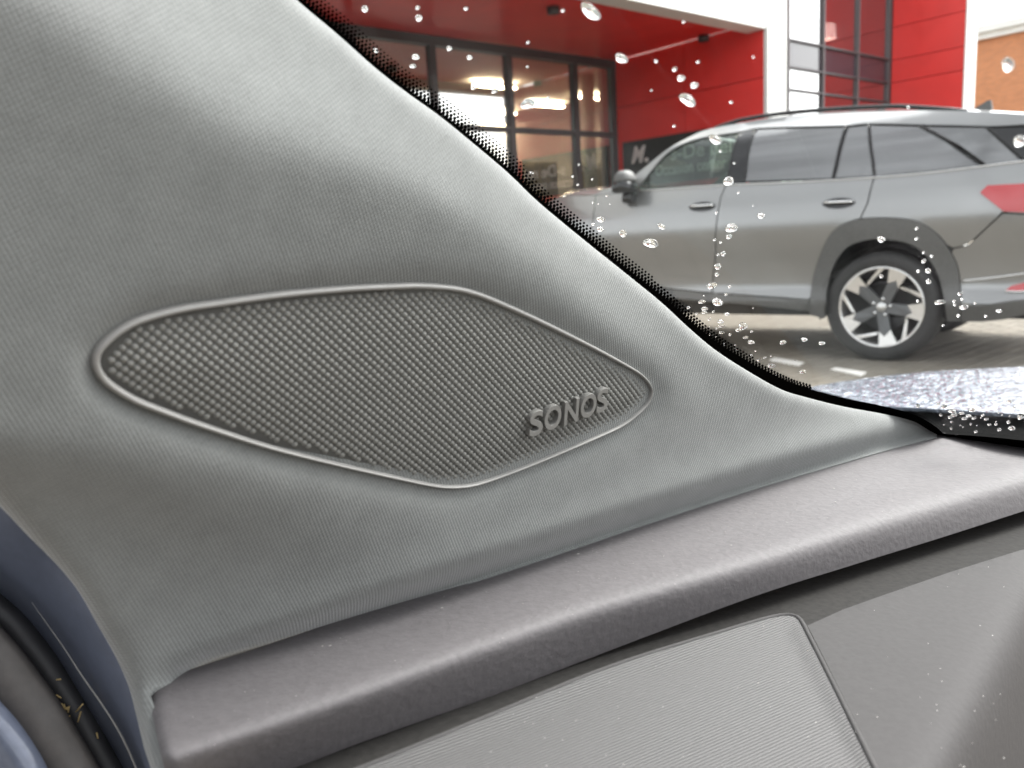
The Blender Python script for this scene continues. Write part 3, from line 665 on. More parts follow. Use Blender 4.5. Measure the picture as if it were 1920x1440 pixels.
for q in (((1442, 675), (1452, 670), (1508, 679), (1498, 685.5)), ((1557, 692), (1567, 688.5), (1625, 697.5), (1615, 704))):
    a = np.array(q, float); p = flat_hit(a[:, 0], a[:, 1], .013); v = np.vstack([p, p - np.array([0, 0, .01])])
    mesh_obj('road_marking', v, [(0, 1, 2, 3), (0, 4, 5, 1), (1, 5, 6, 2), (2, 6, 7, 3), (3, 7, 4, 0)], M['white_line'], ground, smooth=False)

# ================================================================== the showroom building
UPZ = np.array([0, 0, 1.])
M['red'] = noisy(principled('red_wall_panel', (.86, .05, .045), .42, coat=.08), 2, .06)
M['white'] = noisy(principled('white_wall_panel', (.80, .80, .78), .5), 3, .03)
M['frame'] = principled('anthracite_window_frame', (.055, .052, .056), .45)
M['frame2'] = principled('grey_office_frame', (.14, .125, .13), .45)
M['glaze'] = thin_glass('showroom_glass', (.84, .82, .79), fres=1.5, extra=.34)
M['glaze2'] = thin_glass('office_glass', (.45, .42, .42), fres=1.5, extra=.42)
M['brownwall'] = noisy(principled('showroom_brown_wall', (.50, .46, .43), .8), 2, .15)
M['ceil'] = noisy(principled('showroom_ceiling', (.68, .64, .60), .8), 2, .08)
M['floor'] = principled('showroom_floor', (.16, .14, .13), .35)
M['strip'] = emission('warm_light_strip', (1, .88, .62), 24)
M['sign'] = noisy(principled('black_sign_board', (.012, .014, .013), .45), 20, .2)
M['signtext'] = principled('white_sign_lettering', (.80, .78, .76), .5)
def ab(a, b, z=0.0): return E1 * a + E2 * b + UPZ * z
def on_a(px, py, a): r = ray(px, py); t = a / (r @ E1); p = t * r; return p @ E2, p[2] + H       # -> b, z on plane a
def on_b(px, py, b): r = ray(px, py); t = b / (r @ E2); p = t * r; return p @ E1, p[2] + H
O3 = np.zeros(3)
def wall_box(name, a0, a1, b0, b1, z0, z1, mat, parent, **k):
    v, f = boxm(O3, E1, E2, UPZ, min(a0, a1), max(a0, a1), min(b0, b1), max(b0, b1), z0, z1)
    return mesh_obj(name, v, f, mat, parent, smooth=False, **k)
_c = 15.2 * ray(1150, 108); A0, B0 = _c @ E1, _c @ E2
ZS = 4.14                                                       # soffit height
BF = on_a(1437, 52, A0)[0]                                       # front plane
bld = empty('showroom_building', ab(A0, BF), label='red and white showroom building with a deep red entrance recess and dark-framed glazing', cat='building')
A_C = on_b(1473, 100, BF)[0]
wall_box('fascia', A0 - 14, A0 + .002, BF, BF + .35, 4.0, 8.5, M['white'], bld)
wall_box('white_column', A0 + .003, A_C, BF - .02, BF + .05, 0, 8.5, M['white'], bld)
sof = wall_box('soffit', A0 - 14, A0, BF + .352, B0 + .4, ZS, ZS + .2, M['red'], bld)
for px, py in ((1037, 13), (1319, 67)):
    r = ray(px, py); t = (ZS - H) / r[2]; p = CAM + t * r
    v, f = tube([p, p - UPZ * .09], .09, 14); mesh_obj('soffit_spotlight', v, f, M['frame'], bld)
# red reveal wall: three courses of panels with open joints
zj = [0, 1.05, on_a(1434, 144, A0)[1], ZS - .01]
zj[2] = float(np.clip(zj[2], 2.6, 3.6))
for i in range(3):
    for bb0, bb1 in ((BF + .052, (BF + B0) / 2 - .006), ((BF + B0) / 2 + .006, B0 + .2)):
        wall_box('red_panel', A0 + .012, A0 + .10, bb0, bb1, zj[i] + .006, zj[i + 1] - .006, M['red'], bld)
wall_box('panel_backing', A0 + .09, A0 + .3, BF + .06, B0 + .4, 0, ZS, M['frame'], bld)
# glazing at the back of the recess
zt, zm = ZS - .005, on_b(1100, 251, B0)[1]
mull = [A0 - .07, on_b(1077, 180, B0)[0], on_b(955, 180, B0)[0], on_b(808, 100, B0)[0], on_b(655, 60, B0)[0]]
mull += [mull[-1] - 1.57 * k for k in range(1, 4)]
for m_a in mull: wall_box('mullion', m_a - .055, m_a + .055, B0 - .06, B0 + .08, 0, zt - .14, M['frame'], bld)
wall_box('head_rail', mull[-1], A0 - .012, B0 - .07, B0 + .09, zt - .14, zt, M['frame'], bld)
wall_box('sill_rail', mull[-1], A0 - .012, B0 - .07, B0 + .09, 0, .12, M['frame'], bld)
for i in range(len(mull) - 1):
    a_, b_ = mull[i + 1] + .056, mull[i] - .056
    wall_box('transom', a_, b_, B0 - .05, B0 + .06, zm - .045, zm + .045, M['frame'], bld)
    for z0, z1 in ((.121, zm - .046), (zm + .046, zt - .141)):
        v = [ab(a_, B0, z0), ab(b_, B0, z0), ab(b_, B0, z1), ab(a_, B0, z1)]
        mesh_obj('pane', v, [(0, 1, 2, 3)], M['glaze'], bld, smooth=False, solid=.012)
# showroom inside
wall_box('back_wall', A0 - 14, A0 + 4, B0 + 12, B0 + 12.3, 0, 4.4, M['brownwall'], bld)
wall_box('inner_ceiling', A0 - 14, A0 + 4, B0 + .42, B0 + 12, 4.2, 4.4, M['ceil'], bld)
wall_box('inner_floor', A0 - 14, A0 + 4, B0 + .1, B0 + 12, -.1, .03, M['floor'], bld)
wall_box('inner_side_wall', A0 + 4, A0 + 4.2, B0 + .4, B0 + 12.3, 0, 4.4, M['brownwall'], bld)
wall_box('inner_pier', A0 + .31, A0 + 4, B0 + .4, B0 + .7, 0, 4.4, M['brownwall'], bld)
M['paleconc'] = noisy(principled('pale_green_column', (.50, .54, .47), .6), 3, .05)
pa, pb = on_b(1105, 250, B0 + 1.4)[0], B0 + 1.4
v, f = tube([ab(pa, pb, 0), ab(pa, pb, 4.2)], .14, 20); mesh_obj('inner_column', v, f, M['paleconc'], bld)
M['curtain'] = noisy(principled('yellow_beige_curtain', (.42, .34, .20), .9), 3, .25, stretch=(6, 6, .3))
for k, (px, wd) in enumerate(((985, .5), (1025, .35), (1090, .3), (1125, .35))):
    ca = on_b(px, 300, B0 + 3.0)[0]; n = 24; V_ = []
    for zz in (.05, 2.6):
        for i in range(n): V_.append(ab(ca + (i / (n - 1) - .5) * wd * 2, B0 + 3 + .05 * math.sin(i * 1.7), zz))
    mesh_obj('curtain', V_, grid_faces(2, n), M['curtain'], bld, solid=.01)
for px, py, bo in ((928, 160, 5.), (1025, 196, 5.), (1115, 182, 4.), (1018, 234, 8.), (1102, 222, 7.), (990, 258, 10.5), (1122, 240, 10.5), (935, 210, 7.), (932, 240, 9.)):
    r = ray(px, py); t = (4.12 - H) / r[2]; p = CAM + t * r; bo = p @ E2 - B0
    if not .6 < bo < 11.5: bo = min(max(bo, .6), 11.5); t = (B0 + bo) / (r @ E2); p = CAM + t * r
    z = min(p[2], 4.15); l = .55
    wall_box('light_strip', p @ E1 - l, p @ E1 + l, B0 + bo - .06, B0 + bo + .06, z - .05, z, M['strip'], bld)
# second bay: office glazing beside the white column, red return wall, second column
BG = BF + .22
A1 = on_b(1666, 120, BG)[0]
rails = [on_b(1568, y, BG)[1] for y in (93, 141, 180, 222)]
vm = [on_b(x, 100, BG)[0] for x in (1475, 1541, 1606, 1664)]
ztop = 8.4
zz = [rails[3] - 2.0, rails[3], rails[2], rails[1], rails[0], ztop]
for k, m_a in enumerate(vm): wall_box('mullion', m_a - .02, m_a + .02, BG - .05, BG + .06, zz[0], ztop, M['frame2'], bld)
for z in zz[1:5]: wall_box('transom', vm[0] + .031, vm[-1] - .031, BG - .04, BG + .05, z - .018, z + .018, M['frame'], bld)
M['spandrel'] = principled('dark_spandrel_glass', (.05, .04, .05), .08, coat=.3)
for i in range(3):
    for j in range(5):
        a_, b_ = vm[i] + .032, vm[i + 1] - .032; z0, z1 = zz[j] + .027, zz[j + 1] - .027
        v = [ab(a_, BG, z0), ab(b_, BG, z0), ab(b_, BG, z1), ab(a_, BG, z1)]
        mesh_obj('pane', v, [(0, 1, 2, 3)], M['spandrel'] if j == 3 else M['glaze2'], bld, smooth=False, solid=.012)
wall_box('plinth', vm[0], A1, BG - .02, BG + .1, 0, zz[0], M['white'], bld)
wall_box('office_back_wall', A_C, A1, BG + 3, BG + 3.2, 0, 8.4, M['brownwall'], bld)
BR = on_a(1807, 120, A1)[0]
zj = [0, on_a(1740, 143, A1)[1], on_a(1740, 100, A1)[1], on_a(1740, 36, A1)[1], 8.5]
for i in range(4):
    wall_box('red_panel', A1 + .012, A1 + .1, BR, BG - .06, zj[i] + .006, zj[i + 1] - .006, M['red'], bld)
A2 = on_b(1827, 120, BR)[0]
wall_box('panel_backing', A1 + .09, A1 + .25, BR + .05, BG + 3, 0, 8.5, M['frame'], bld)
wall_box('white_column', A1, A2, BR - .03, BR - .003, 0, 8.5, M['white'], bld)
wall_box('return_wall', A1 + .26, A2 - .02, BR, BG + 3, 0, 8.5, M['white'], bld)
# two glowing forms added behind the glass in place of a bright M-shaped reflection
M['glow_mat'] = emission('pale_reflection_glow', (1, .85, .78), 2.0)
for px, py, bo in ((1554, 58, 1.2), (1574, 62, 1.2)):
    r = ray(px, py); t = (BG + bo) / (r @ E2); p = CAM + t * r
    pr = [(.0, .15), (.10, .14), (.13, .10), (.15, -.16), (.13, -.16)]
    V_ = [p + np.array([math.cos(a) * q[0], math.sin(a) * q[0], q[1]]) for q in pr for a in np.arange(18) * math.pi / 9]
    glow = mesh_obj('reflection_glow', V_, grid_faces(len(pr), 18, True), M['glow_mat'], label='pale glowing form standing in for a reflection in the office window', cat='glow', group='glowing stand-ins for the office window reflection')
# black sign board with lettering on the red reveal wall
sb0, szt = on_a(1171, 268, A0); sb1 = BF + .55; szb = on_a(1172, 352, A0)[1]
sgn = empty('sign_board', ab(A0, (sb0 + sb1) / 2, szb), label='black sign board with white lettering on the red reveal wall', cat='sign')
board = wall_box('board', A0 - .055, A0 + .010, sb1, sb0, szb, szt, M['sign'], sgn)
def sign_text(txt, px0, px1, py_base, h, bold=.0, shear=0.0, name='lettering'):
    gv, gf = glyph(txt, 0, .02, bold, shear); mn, mx = gv.min(0), gv.max(0)
    b0_, z_ = on_a(px0, py_base, A0 - .06); b1_ = on_a(px1, py_base, A0 - .06)[0]
    x = (gv[:, 0] - mn[0]) / (mx - mn)[0]; y = gv[:, 1] / .73
    V_ = [ab(A0 - .06 - gv[i, 2] * .15, b0_ + (b1_ - b0_) * x[i], z_ + y[i] * h) for i in range(len(gv))]
    mesh_obj(name, V_, gf, M['signtext'], sgn, smooth=False)
hs_ = szt - szb
sign_text('M', 1184, 1211, 306, .30, .035, .35)
b_, z_ = on_a(1213, 300, A0 - .06)
v, f = tube([ab(A0 - .06, b_, z_), ab(A0 - .09, b_, z_)], .04, 14); mesh_obj('lettering', v, f, M['signtext'], sgn)
sign_text('s-De nei', 1258, 1372, 300, .24, .015)
sign_text('Occasion center', 1229, 1362, 330, .20, .015)

# ================================================================== brick building further off
def brick_material():
    m = principled('orange_brown_brick', (.36, .15, .075), .85); nt = m.node_tree; b = nt.nodes['Principled BSDF']; L = nt.links.new
    tc = N(nt, 'ShaderNodeTexCoord'); sp = N(nt, 'ShaderNodeSeparateXYZ'); cb = N(nt, 'ShaderNodeCombineXYZ'); L(tc.outputs['Object'], sp.inputs[0])
    L(math_node(nt, 'ADD', math_node(nt, 'MULTIPLY', sp.outputs[0], float(E2[0])), math_node(nt, 'MULTIPLY', sp.outputs[1], float(E2[1]))), cb.inputs[0]); L(sp.outputs[2], cb.inputs[1])
    br = N(nt, 'ShaderNodeTexBrick'); br.inputs['Scale'].default_value = 1; br.inputs['Brick Width'].default_value = .22; br.inputs['Row Height'].default_value = .075; br.inputs['Mortar Size'].default_value = .006
    br.inputs['Color1'].default_value = (.66, .27, .12, 1); br.inputs['Color2'].default_value = (.54, .22, .10, 1); br.inputs['Mortar'].default_value = (.5, .3, .21, 1); L(cb.outputs[0], br.inputs[0]); L(br.outputs[0], b.inputs['Base Color'])
    bp = N(nt, 'ShaderNodeBump'); bp.inputs['Strength'].default_value = .4; bp.inputs['Distance'].default_value = .01; L(br.outputs['Fac'], bp.inputs['Height']); bp.invert = True; L(bp.outputs[0], b.inputs['Normal'])
    return m
M['brick'] = brick_material()
_q = 32 * ray(1835, 77); AB, BB = _q @ E1, _q @ E2; ZBt = _q[2] + H
brk = empty('brick_building', ab(AB, BB - 5), label='orange-brown brick building with a white cornice and rooftop plant room', cat='building')
wall_box('wall', AB, AB + 12, BB - 12, BB + 8, 0, ZBt, M['brick'], brk)
wall_box('cornice', AB - .25, AB + 12, BB - 12, BB + 8.2, ZBt + .002, ZBt + .22, M['white'], brk)
wall_box('cornice', AB - .45, AB + 12, BB - 12, BB + 8.4, ZBt + .224, ZBt + .5, M['white'], brk)
a_, z_ = AB + 3, ZBt
ph_b = on_a(1878, 45, AB + 3)[0]
pl = wall_box('plant_room', AB + 3, AB + 9, ph_b, ph_b + 9, ZBt + .502, on_a(1878, 41, AB + 3)[1], M['white'], brk)
for px, py, tilt in ((1842, 42, -.5), (1867, 38, .1)):
    b_, z_ = on_a(px, py, AB + 3.2); v, f = tube([ab(AB + 3.2, b_, z_ - .3), ab(AB + 3.2, b_ - tilt * .0 , z_ + .1), ab(AB + 3.2, b_ - tilt * -.4, z_ + .5)], .05, 6); mesh_obj('vent_pipe', v, f, M['white'], brk)

# ================================================================== the grey estate SUV
M['paint'] = noisy(principled('graphite_metallic_paint', (.25, .252, .251), .28, metal=.6, coat=1.0), 400, .06)
M['silver'] = principled('satin_silver_rail', (.62, .62, .61), .25, metal=.7)
M['clad'] = noisy(principled('grey_arch_cladding', (.105, .105, .102), .6), 60, .1)
M['tyre'] = noisy(principled('tyre_rubber', (.03, .03, .03), .75), 60, .2, bump=.2)
M['alloy'] = principled('machined_alloy', (.75, .74, .73), .25, metal=.8)
M['alloyd'] = principled('dark_grey_alloy', (.13, .135, .14), .4, metal=.5)
M['wheelbk'] = principled('wheel_well_black', (.012, .012, .012), .8)
M['gloss'] = principled('gloss_black_trim', (.012, .012, .013), .12)
M['chrome'] = principled('chrome', (.8, .8, .8), .12, metal=1)
M['tail'] = principled('red_tail_light', (.42, .016, .022), .12, coat=1)
M['cglass'] = thin_glass('car_side_glass', (.74, .82, .77), fres=1.4, extra=.0)
M['pglass'] = thin_glass('privacy_glass', (.10, .11, .11), fres=1.5, extra=.17, rough=.04)
M['seat'] = noisy(principled('dark_seat_cloth', (.025, .024, .026), .9), 60, .2)
M['plate'] = principled('white_number_plate', (.75, .76, .76), .4)
CO = CAM + 5.35 * ray(1648, 578); CO[2] = 0
CX = np.array([-math.cos(A40), math.sin(A40), 0]); CN = np.array([-math.sin(A40), -math.cos(A40), 0])
_pz = catmull([(.10, -.16), (.20, -.09), (.33, -.028), (.395, .010), (.43, .008), (.46, -.028), (.52, -.048), (.66, -.038), (.82, -.008), (.94, .006), (1.06, -.010), (1.16, -.036), (1.24, -.068), (1.32, -.10), (1.45, -.135), (1.56, -.19), (1.62, -.24), (1.66, -.31), (1.72, -.40)], .01)
def yoff(x, z):
    o = np.interp(z, _pz[:, 0], _pz[:, 1])
    return o - .30 * np.maximum(-.45 - x, 0) ** 2 - .16 * np.maximum(x - 2.3, 0) ** 2
def cuv(pts):
    p = np.atleast_2d(np.asarray(pts, float)); r = ray(p[:, 0], p[:, 1]); off = np.zeros(len(p))
    for _ in range(14):
        t = ((CO - CAM) @ CN + off) / (r @ CN); q = CAM + t[:, None] * r; x = (q - CO) @ CX; z = q[:, 2]; off = .5 * off + .5 * yoff(x, z)
    return np.stack([x, z], 1)
CW = 1.80
def cpt(q, up=0.0, far=False):
    q = np.atleast_2d(q); o = yoff(q[:, 0], q[:, 1]) + up
    if far: o = -CW - o
    return CO + q[:, :1] * CX + o[:, None] * CN + np.c_[np.zeros((len(q), 2)), q[:, 1]]
suv = empty('grey_suv', CO - CN * 0 - CN * .9, label='graphite grey estate SUV with silver roof rails parked outside the showroom', cat='car')
def panel(name, px, mat, gap=.0045, step=.032, up=0.0, solid=.02, far=False, xz=None, holes=(), **k):
    q = cuv(px) if xz is None else np.asarray(xz, float)
    q = inset(straight(q, step), gap) if gap else straight(q, step)
    v, t = patch2d(q, step, holes)
    P = cpt(v, up, far)
    if far: t = t[:, ::-1]
    nrm_ = np.cross(P[t[0][1]] - P[t[0][0]], P[t[0][2]] - P[t[0][0]]) @ (CN if not far else -CN)
    if nrm_ < 0: t = t[:, ::-1]
    return mesh_obj(name, P, t, mat, suv, solid=solid, **k)
belt = catmull([(1060, 366), (1112, 366), (1213, 357), (1361, 347), (1500, 341), (1639, 333), (1740, 324), (1849, 311), (1920, 302), (1990, 293)], 12)
def on_curve(C, x0, x1): m = (C[:, 0] > x0) & (C[:, 0] < x1); return C[m]
def cy(C, x): return float(np.interp(x, C[:, 0], C[:, 1]))
low = catmull([(1050, 520), (1106, 527), (1271, 543), (1334, 549), (1450, 557), (1530, 563)], 12)
sill = catmull([(1050, 537), (1106, 544), (1271, 560), (1391, 571), (1548, 588)], 12)
AO = catmull([(1519, 590), (1520, 560), (1527, 512), (1545, 462), (1565, 432), (1595, 415), (1635, 409), (1690, 410), (1727, 419), (1760, 442), (1780, 470), (1795, 500), (1801, 550), (1801, 601)], 6)
AI = catmull([(1547, 597), (1550, 550), (1560, 507), (1580, 472), (1610, 454), (1652, 448), (1702, 456), (1735, 476), (1757, 510), (1769, 550), (1777, 602)], 6)
bcut = np.array([(1361, 347), (1352, 368), (1346, 400), (1342, 470), (1337, 520), (1335, 549)]); rcut = np.array([(1639, 333), (1634, 350), (1627, 380), (1613, 410)]); fcut = np.array([(1118, 366), (1115, 388), (1111, 422), (1108, 470), (1106, 527)])
fd = panel('front_door', np.vstack([on_curve(belt, 1120, 1360), bcut, on_curve(low, 1108, 1333)[::-1], fcut[::-1]]), M['paint'])
rd = panel('rear_door', np.vstack([on_curve(belt, 1362, 1638), rcut, AO[(AO[:, 0] < 1606) & (AO[:, 1] < 560)][::-1], on_curve(low, 1337, 1518)[::-1], bcut[::-1]]), M['paint'])
seam = np.array([(1786, 466), (1806, 462), (1816, 458), (1832, 444), (1880, 399)])
panel('quarter_panel', np.vstack([on_curve(belt, 1640, 1991), [(1990, 405), (1925, 402), (1880, 399)], seam[::-1], AO[(AO[:, 0] > 1614) & (AO[:, 1] < 464)][::-1], rcut[::-1]]), M['paint'])
panel('rear_bumper', np.vstack([seam, [(1925, 402), (1990, 405), (1990, 570), (1920, 589), (1882, 598), (1840, 602), (1803, 602)], AO[(AO[:, 0] > 1770) & (AO[:, 1] > 470)][::-1]]), M['paint'])
panel('sill_panel', np.vstack([on_curve(low, 1050, 1519), [(1519, 560), (1519, 586)], on_curve(sill, 1050, 1519)[::-1]]), M['clad'], .004)
panel('arch_cladding', np.vstack([AO, AI[::-1]]), M['clad'], 0, .04, .014, .05)
panel('front_wing', np.vstack([[(985, 420), (1000, 395), (1030, 378), (1060, 367)], on_curve(belt, 1061, 1117), fcut, [(1050, 520), (1000, 512), (985, 500)]]), M['paint'])
fb = cuv([(985, 460)])[0]
panel('front_wing_end', None, M['paint'], 0, .06, xz=[(fb[0] + .02, .95), (3.55, .80), (3.62, .30), (fb[0] + 1.05, .28), (fb[0] + .95, .62), (fb[0] + .72, .74), (fb[0] + .46, .74), (fb[0] + .24, .6), (fb[0] + .15, .3), (fb[0] + .02, .3)])
roofl = catmull([(1108, 366), (1165, 347), (1200, 321), (1250, 281), (1290, 258), (1330, 242), (1400, 229), (1437, 223), (1500, 216), (1600, 209.5), (1700, 207), (1800, 208), (1850, 210), (1920, 214), (1990, 219)], 8)
dlo_top = catmull([(1195, 355), (1217, 325), (1247, 290), (1276, 271), (1317, 257.5), (1391, 246), (1420, 240), (1500, 236.5), (1588, 234.5), (1629, 231), (1727, 233), (1850, 236), (1920, 233), (1990, 229)], 8)
panel('roof_side', np.vstack([roofl, dlo_top[::-1], [(1180, 358)], on_curve(belt, 1112, 1180)[::-1]]), M['paint'], 0, .035)
wins = [('front_window', [(1213, 354), (1217, 327), (1247, 292), (1276, 273), (1317, 259.5), (1391, 247.5), (1361, 345)], 'cglass'),
        ('rear_window', [(1420, 241), (1500, 238), (1585, 236), (1559, 335), (1395, 341)], 'pglass'), ('fixed_window', [(1589, 236), (1627.5, 232), (1637.5, 331), (1563, 334.5)], 'pglass'),
        ('quarter_window', [(1630.5, 232), (1721, 234.5), (1770, 262), (1841, 311), (1740, 322), (1640.5, 331.5)], 'pglass'), ('pillar_glass', [(1728, 234.5), (1847, 237), (1919, 302), (1850, 310), (1800, 274)], 'pglass'), ('spoiler_side', [(1852, 237.5), (1920, 235), (1985, 232), (1985, 290), (1921, 298)], 'gloss')]
for nm, px, mt in wins:
    panel(nm, px, M[mt], .0, .05, -.012, .006)
    q = cuv(px); q = straight(q, .04); c = cpt(np.vstack([q, q[:1]]), -.006)[:-1]; v, f = tube(c, .006, 6, True); mesh_obj('window_seal', v, f, M['gloss'], suv)
panel('door_pillar', [(1391, 247), (1421, 240.5), (1395, 341), (1361, 346)], M['gloss'], 0, .05, -.008, .03)
bs = on_curve(belt, 1195, 1985); v, f = tube(cpt(cuv(bs), .003), .006, 6); mesh_obj('belt_moulding', v, f, M['silver'], suv)
# far side, built as the mirror of the near one
body_far = np.vstack([cuv(on_curve(belt, 1062, 1988)), [(-.98, .40), (-.42, .36), (-.40, .6), (-.2, .76), (.2, .76), (.4, .6), (.44, .33), (2.2, .40), (3.4, .4), (3.5, .85)]])
panel('far_side_panel', None, M['paint'], 0, .09, xz=body_far, far=True)
panel('far_roof_side', None, M['paint'], 0, .05, xz=np.vstack([cuv(roofl), cuv(dlo_top)[::-1], cuv([(1180, 358)]), cuv(on_curve(belt, 1112, 1180))[::-1]]), far=True)
for nm, px, mt in wins[:5]: panel('far_window', px, M['cglass'] if nm == 'front_window' else M['pglass'], 0, .08, -.012, .006, far=True)
panel('far_door_pillar', [(1391, 247), (1421, 240.5), (1395, 341), (1361, 346)], M['gloss'], 0, .05, -.008, .03, far=True)
# roof, bonnet, windscreen, tail
def bridge(name, curve, mat, crown, n=12, trim_=0):
    q = cuv(curve); a = cpt(q, 0); b = cpt(q, 0, True); rows = []
    for i in range(n + 1):
        t = i / n; rows.append(a + (b - a) * t + UPZ * crown * (1 - (2 * t - 1) ** 4))
    return mesh_obj(name, np.vstack(rows), grid_faces(n + 1, len(q)), mat, suv, solid=.02)
bridge('roof', roofl[(roofl[:, 0] > 1300)], M['paint'], .035)
bridge('windscreen', roofl[(roofl[:, 0] > 1120) & (roofl[:, 0] < 1296)], M['cglass'], .03)
bridge('bonnet', catmull([(985, 421), (1000, 395), (1030, 378), (1060, 366.5), (1115, 365)], 8), M['paint'], .07)
bk = np.array([(-1.0, 1.60), (-1.04, 1.35), (-1.10, 1.15), (-1.12, .8), (-1.12, .45)]); a = cpt(np.c_[np.full(5, -.97), bk[:, 1]]); b = cpt(np.c_[np.full(5, -.97), bk[:, 1]], 0, True)
rows = [a + (b - a) * t + CX * ((bk[:, :1] + .97) * min(1, 6 * min(t, 1 - t))) for t in np.linspace(0, 1, 9)]
mesh_obj('tailgate', np.vstack(rows), grid_faces(9, 5), M['paint'], suv, solid=.02)
v, f = boxm(CO, CX, CN, UPZ, -.9, 3.4, -CW + .12, -.12, .30, .52); mesh_obj('underbody', v, f, M['wheelbk'], suv, smooth=False)
v, f = boxm(CO, CX, CN, UPZ, -.88, 2.35, -CW + .14, -.10, .56, .62); mesh_obj('cabin_floor', v, f, M['seat'], suv, smooth=False)
v, f = boxm(CO, CX, CN, UPZ, 1.75, 2.3, -CW + .14, -.12, .6, 1.16); mesh_obj('fascia', v, f, M['seat'], suv, smooth=False)
def rbox(c, sx, sy, sz, lean=0.0):
    V_ = []; prof_ = 14
    for i in range(9):
        ph = math.pi * (i / 8 - .5)
        for j in range(prof_):
            th = 2 * math.pi * j / prof_; e = .35
            cc = lambda w_: math.copysign(abs(w_) ** e, w_)
            x, y, z = cc(math.cos(ph)) * cc(math.cos(th)) * sx, cc(math.cos(ph)) * cc(math.sin(th)) * sy, cc(math.sin(ph)) * sz
            V_.append(c + CX * (x - lean * z) + CN * y + UPZ * z)
    return np.array(V_), grid_faces(9, prof_, True)
for x, lat in ((1.05, -.48), (1.05, -1.32), (.15, -.48), (.15, -1.32)):
    c = CO + CX * x + CN * lat
    st_o = mesh_obj('seat', *join([rbox(c + UPZ * .98, .09, .24, .32, .25), rbox(c + UPZ * .68 + CX * .25, .26, .25, .09)]), M['seat'], suv)
    mesh_obj('headrest', *rbox(c + UPZ * 1.40 - CX * .11, .05, .13, .09, .2), M['seat'], st_o)
v, f = tube(cpt(cuv(roofl[(roofl[:, 0] > 1335) & (roofl[:, 0] < 1812)]), -.03) + UPZ * np.interp(np.arange(len(roofl[(roofl[:, 0] > 1335) & (roofl[:, 0] < 1812)])), [0, 5, 40, 55], [0, .028, .03, .0])[:, None], .016, 8); mesh_obj('roof_rail', v, f, M['gloss'], suv)
# roof aerial fin
fq = cuv([(1818, 209)])[0]; fc_ = CO + CX * fq[0] - CN * .55 + UPZ * (fq[1] + .03)
fin = [(.09, 0), (.03, .02), (-.04, .06), (-.06, .06), (-.07, .0)]
v, f = prism(fin, lambda p: fc_ + CX * p[0] + UPZ * p[1] + CN * (.022 * (1 - p[1] * 9)), lambda p: fc_ + CX * p[0] + UPZ * p[1] - CN * (.022 * (1 - p[1] * 9))); mesh_obj('aerial_fin', v, f, M['clad'], suv, smooth=False)
# handles: dark recess with a bright bar
for px, py, hw in ((1317, 388, 25), (1573, 381.5, 31)):
    q = cuv([(px - hw, py + 1), (px + hw, py - 2)]); c = q.mean(0); l = np.linalg.norm(q[1] - q[0]) / 2; d = (q[0] - q[1]) / (2 * l)
    host = fd if px < 1400 else rd
    def ell(sx, sz, n=24): return np.array([c + d * math.cos(t) * sx + np.array([-d[1], d[0]]) * math.sin(t) * sz for t in np.arange(n) * 2 * math.pi / n])
    v2_, t2_ = patch2d(ell(l, .036), .02); rec = mesh_obj('handle_recess', cpt(v2_, .002), t2_ if True else t2_, M['gloss'], host)
    bar = [c + d * l * t for t in np.linspace(.95, -.95, 13)]; P = cpt(np.array(bar) + np.array([0, .008]), .0) + CN * (.012 + .022 * (1 - np.linspace(-1, 1, 13)[:, None] ** 4)); v, f = tube(P, .008 * (1 - .5 * np.linspace(-1, 1, 13) ** 4), 8); mesh_obj('handle', v, f, M['chrome'], host)
# tail light, reflector, bumper trim
panel('tail_light', [(1838, 361), (1852, 347.5), (1920, 344), (1990, 340), (1990, 402), (1920, 398), (1882, 396)], M['tail'], 0, .03, .012, .03)
panel('reflector', [(1886, 544), (1896, 536), (1920, 530), (1990, 522), (1990, 537), (1920, 545)], M['tail'], 0, .03, .008, .02)
v, f = tube(cpt(cuv(catmull([(1803, 527), (1860, 521), (1920, 513), (1990, 503)], 10)), .004), .007, 6); mesh_obj('bumper_trim', v, f, M['silver'], suv)
v, f = tube(cpt(cuv(catmull([(1885, 546), (1920, 546), (1990, 538)], 10)), .010), .006, 6); mesh_obj('bumper_trim', v, f, M['chrome'], suv)
panel('lower_bumper', [(1803, 575), (1850, 572), (1920, 562), (1990, 550), (1990, 571), (1920, 590), (1882, 599), (1840, 603), (1803, 603)], M['clad'], 0, .05, .010, .03)
# door mirror
mc = cuv([(1188, 352)])[0]; mp_ = cpt(mc, .13)[0]
def blob(c, sx, sy, sz, e=.6, cut=None):
    V_ = []
    for i in range(11):
        ph = math.pi * (i / 10 - .5)
        for j in range(18):
            th = 2 * math.pi * j / 18; cc = lambda w_: math.copysign(abs(w_) ** e, w_)
            z = cc(math.sin(ph)) * sz
            if cut is not None: z = max(z, cut)
            V_.append(c + CX * (cc(math.cos(ph)) * cc(math.cos(th)) * sx * (1 - .25 * z / sz)) + CN * cc(math.cos(ph)) * cc(math.sin(th)) * sy + UPZ * z)
    return np.array(V_), grid_faces(11, 18, True)
mir = mesh_obj('door_mirror', *blob(mp_ + UPZ * .01, .085, .10, .055, .55), M['gloss'], suv)
mesh_obj('mirror_cap', *blob(mp_ + UPZ * .06, .08, .095, .075, .75, -.012), M['clad'], mir)
mesh_obj('mirror_foot', *blob(mp_ - UPZ * .075 - CN * .07, .045, .08, .05, .6), M['gloss'], mir)
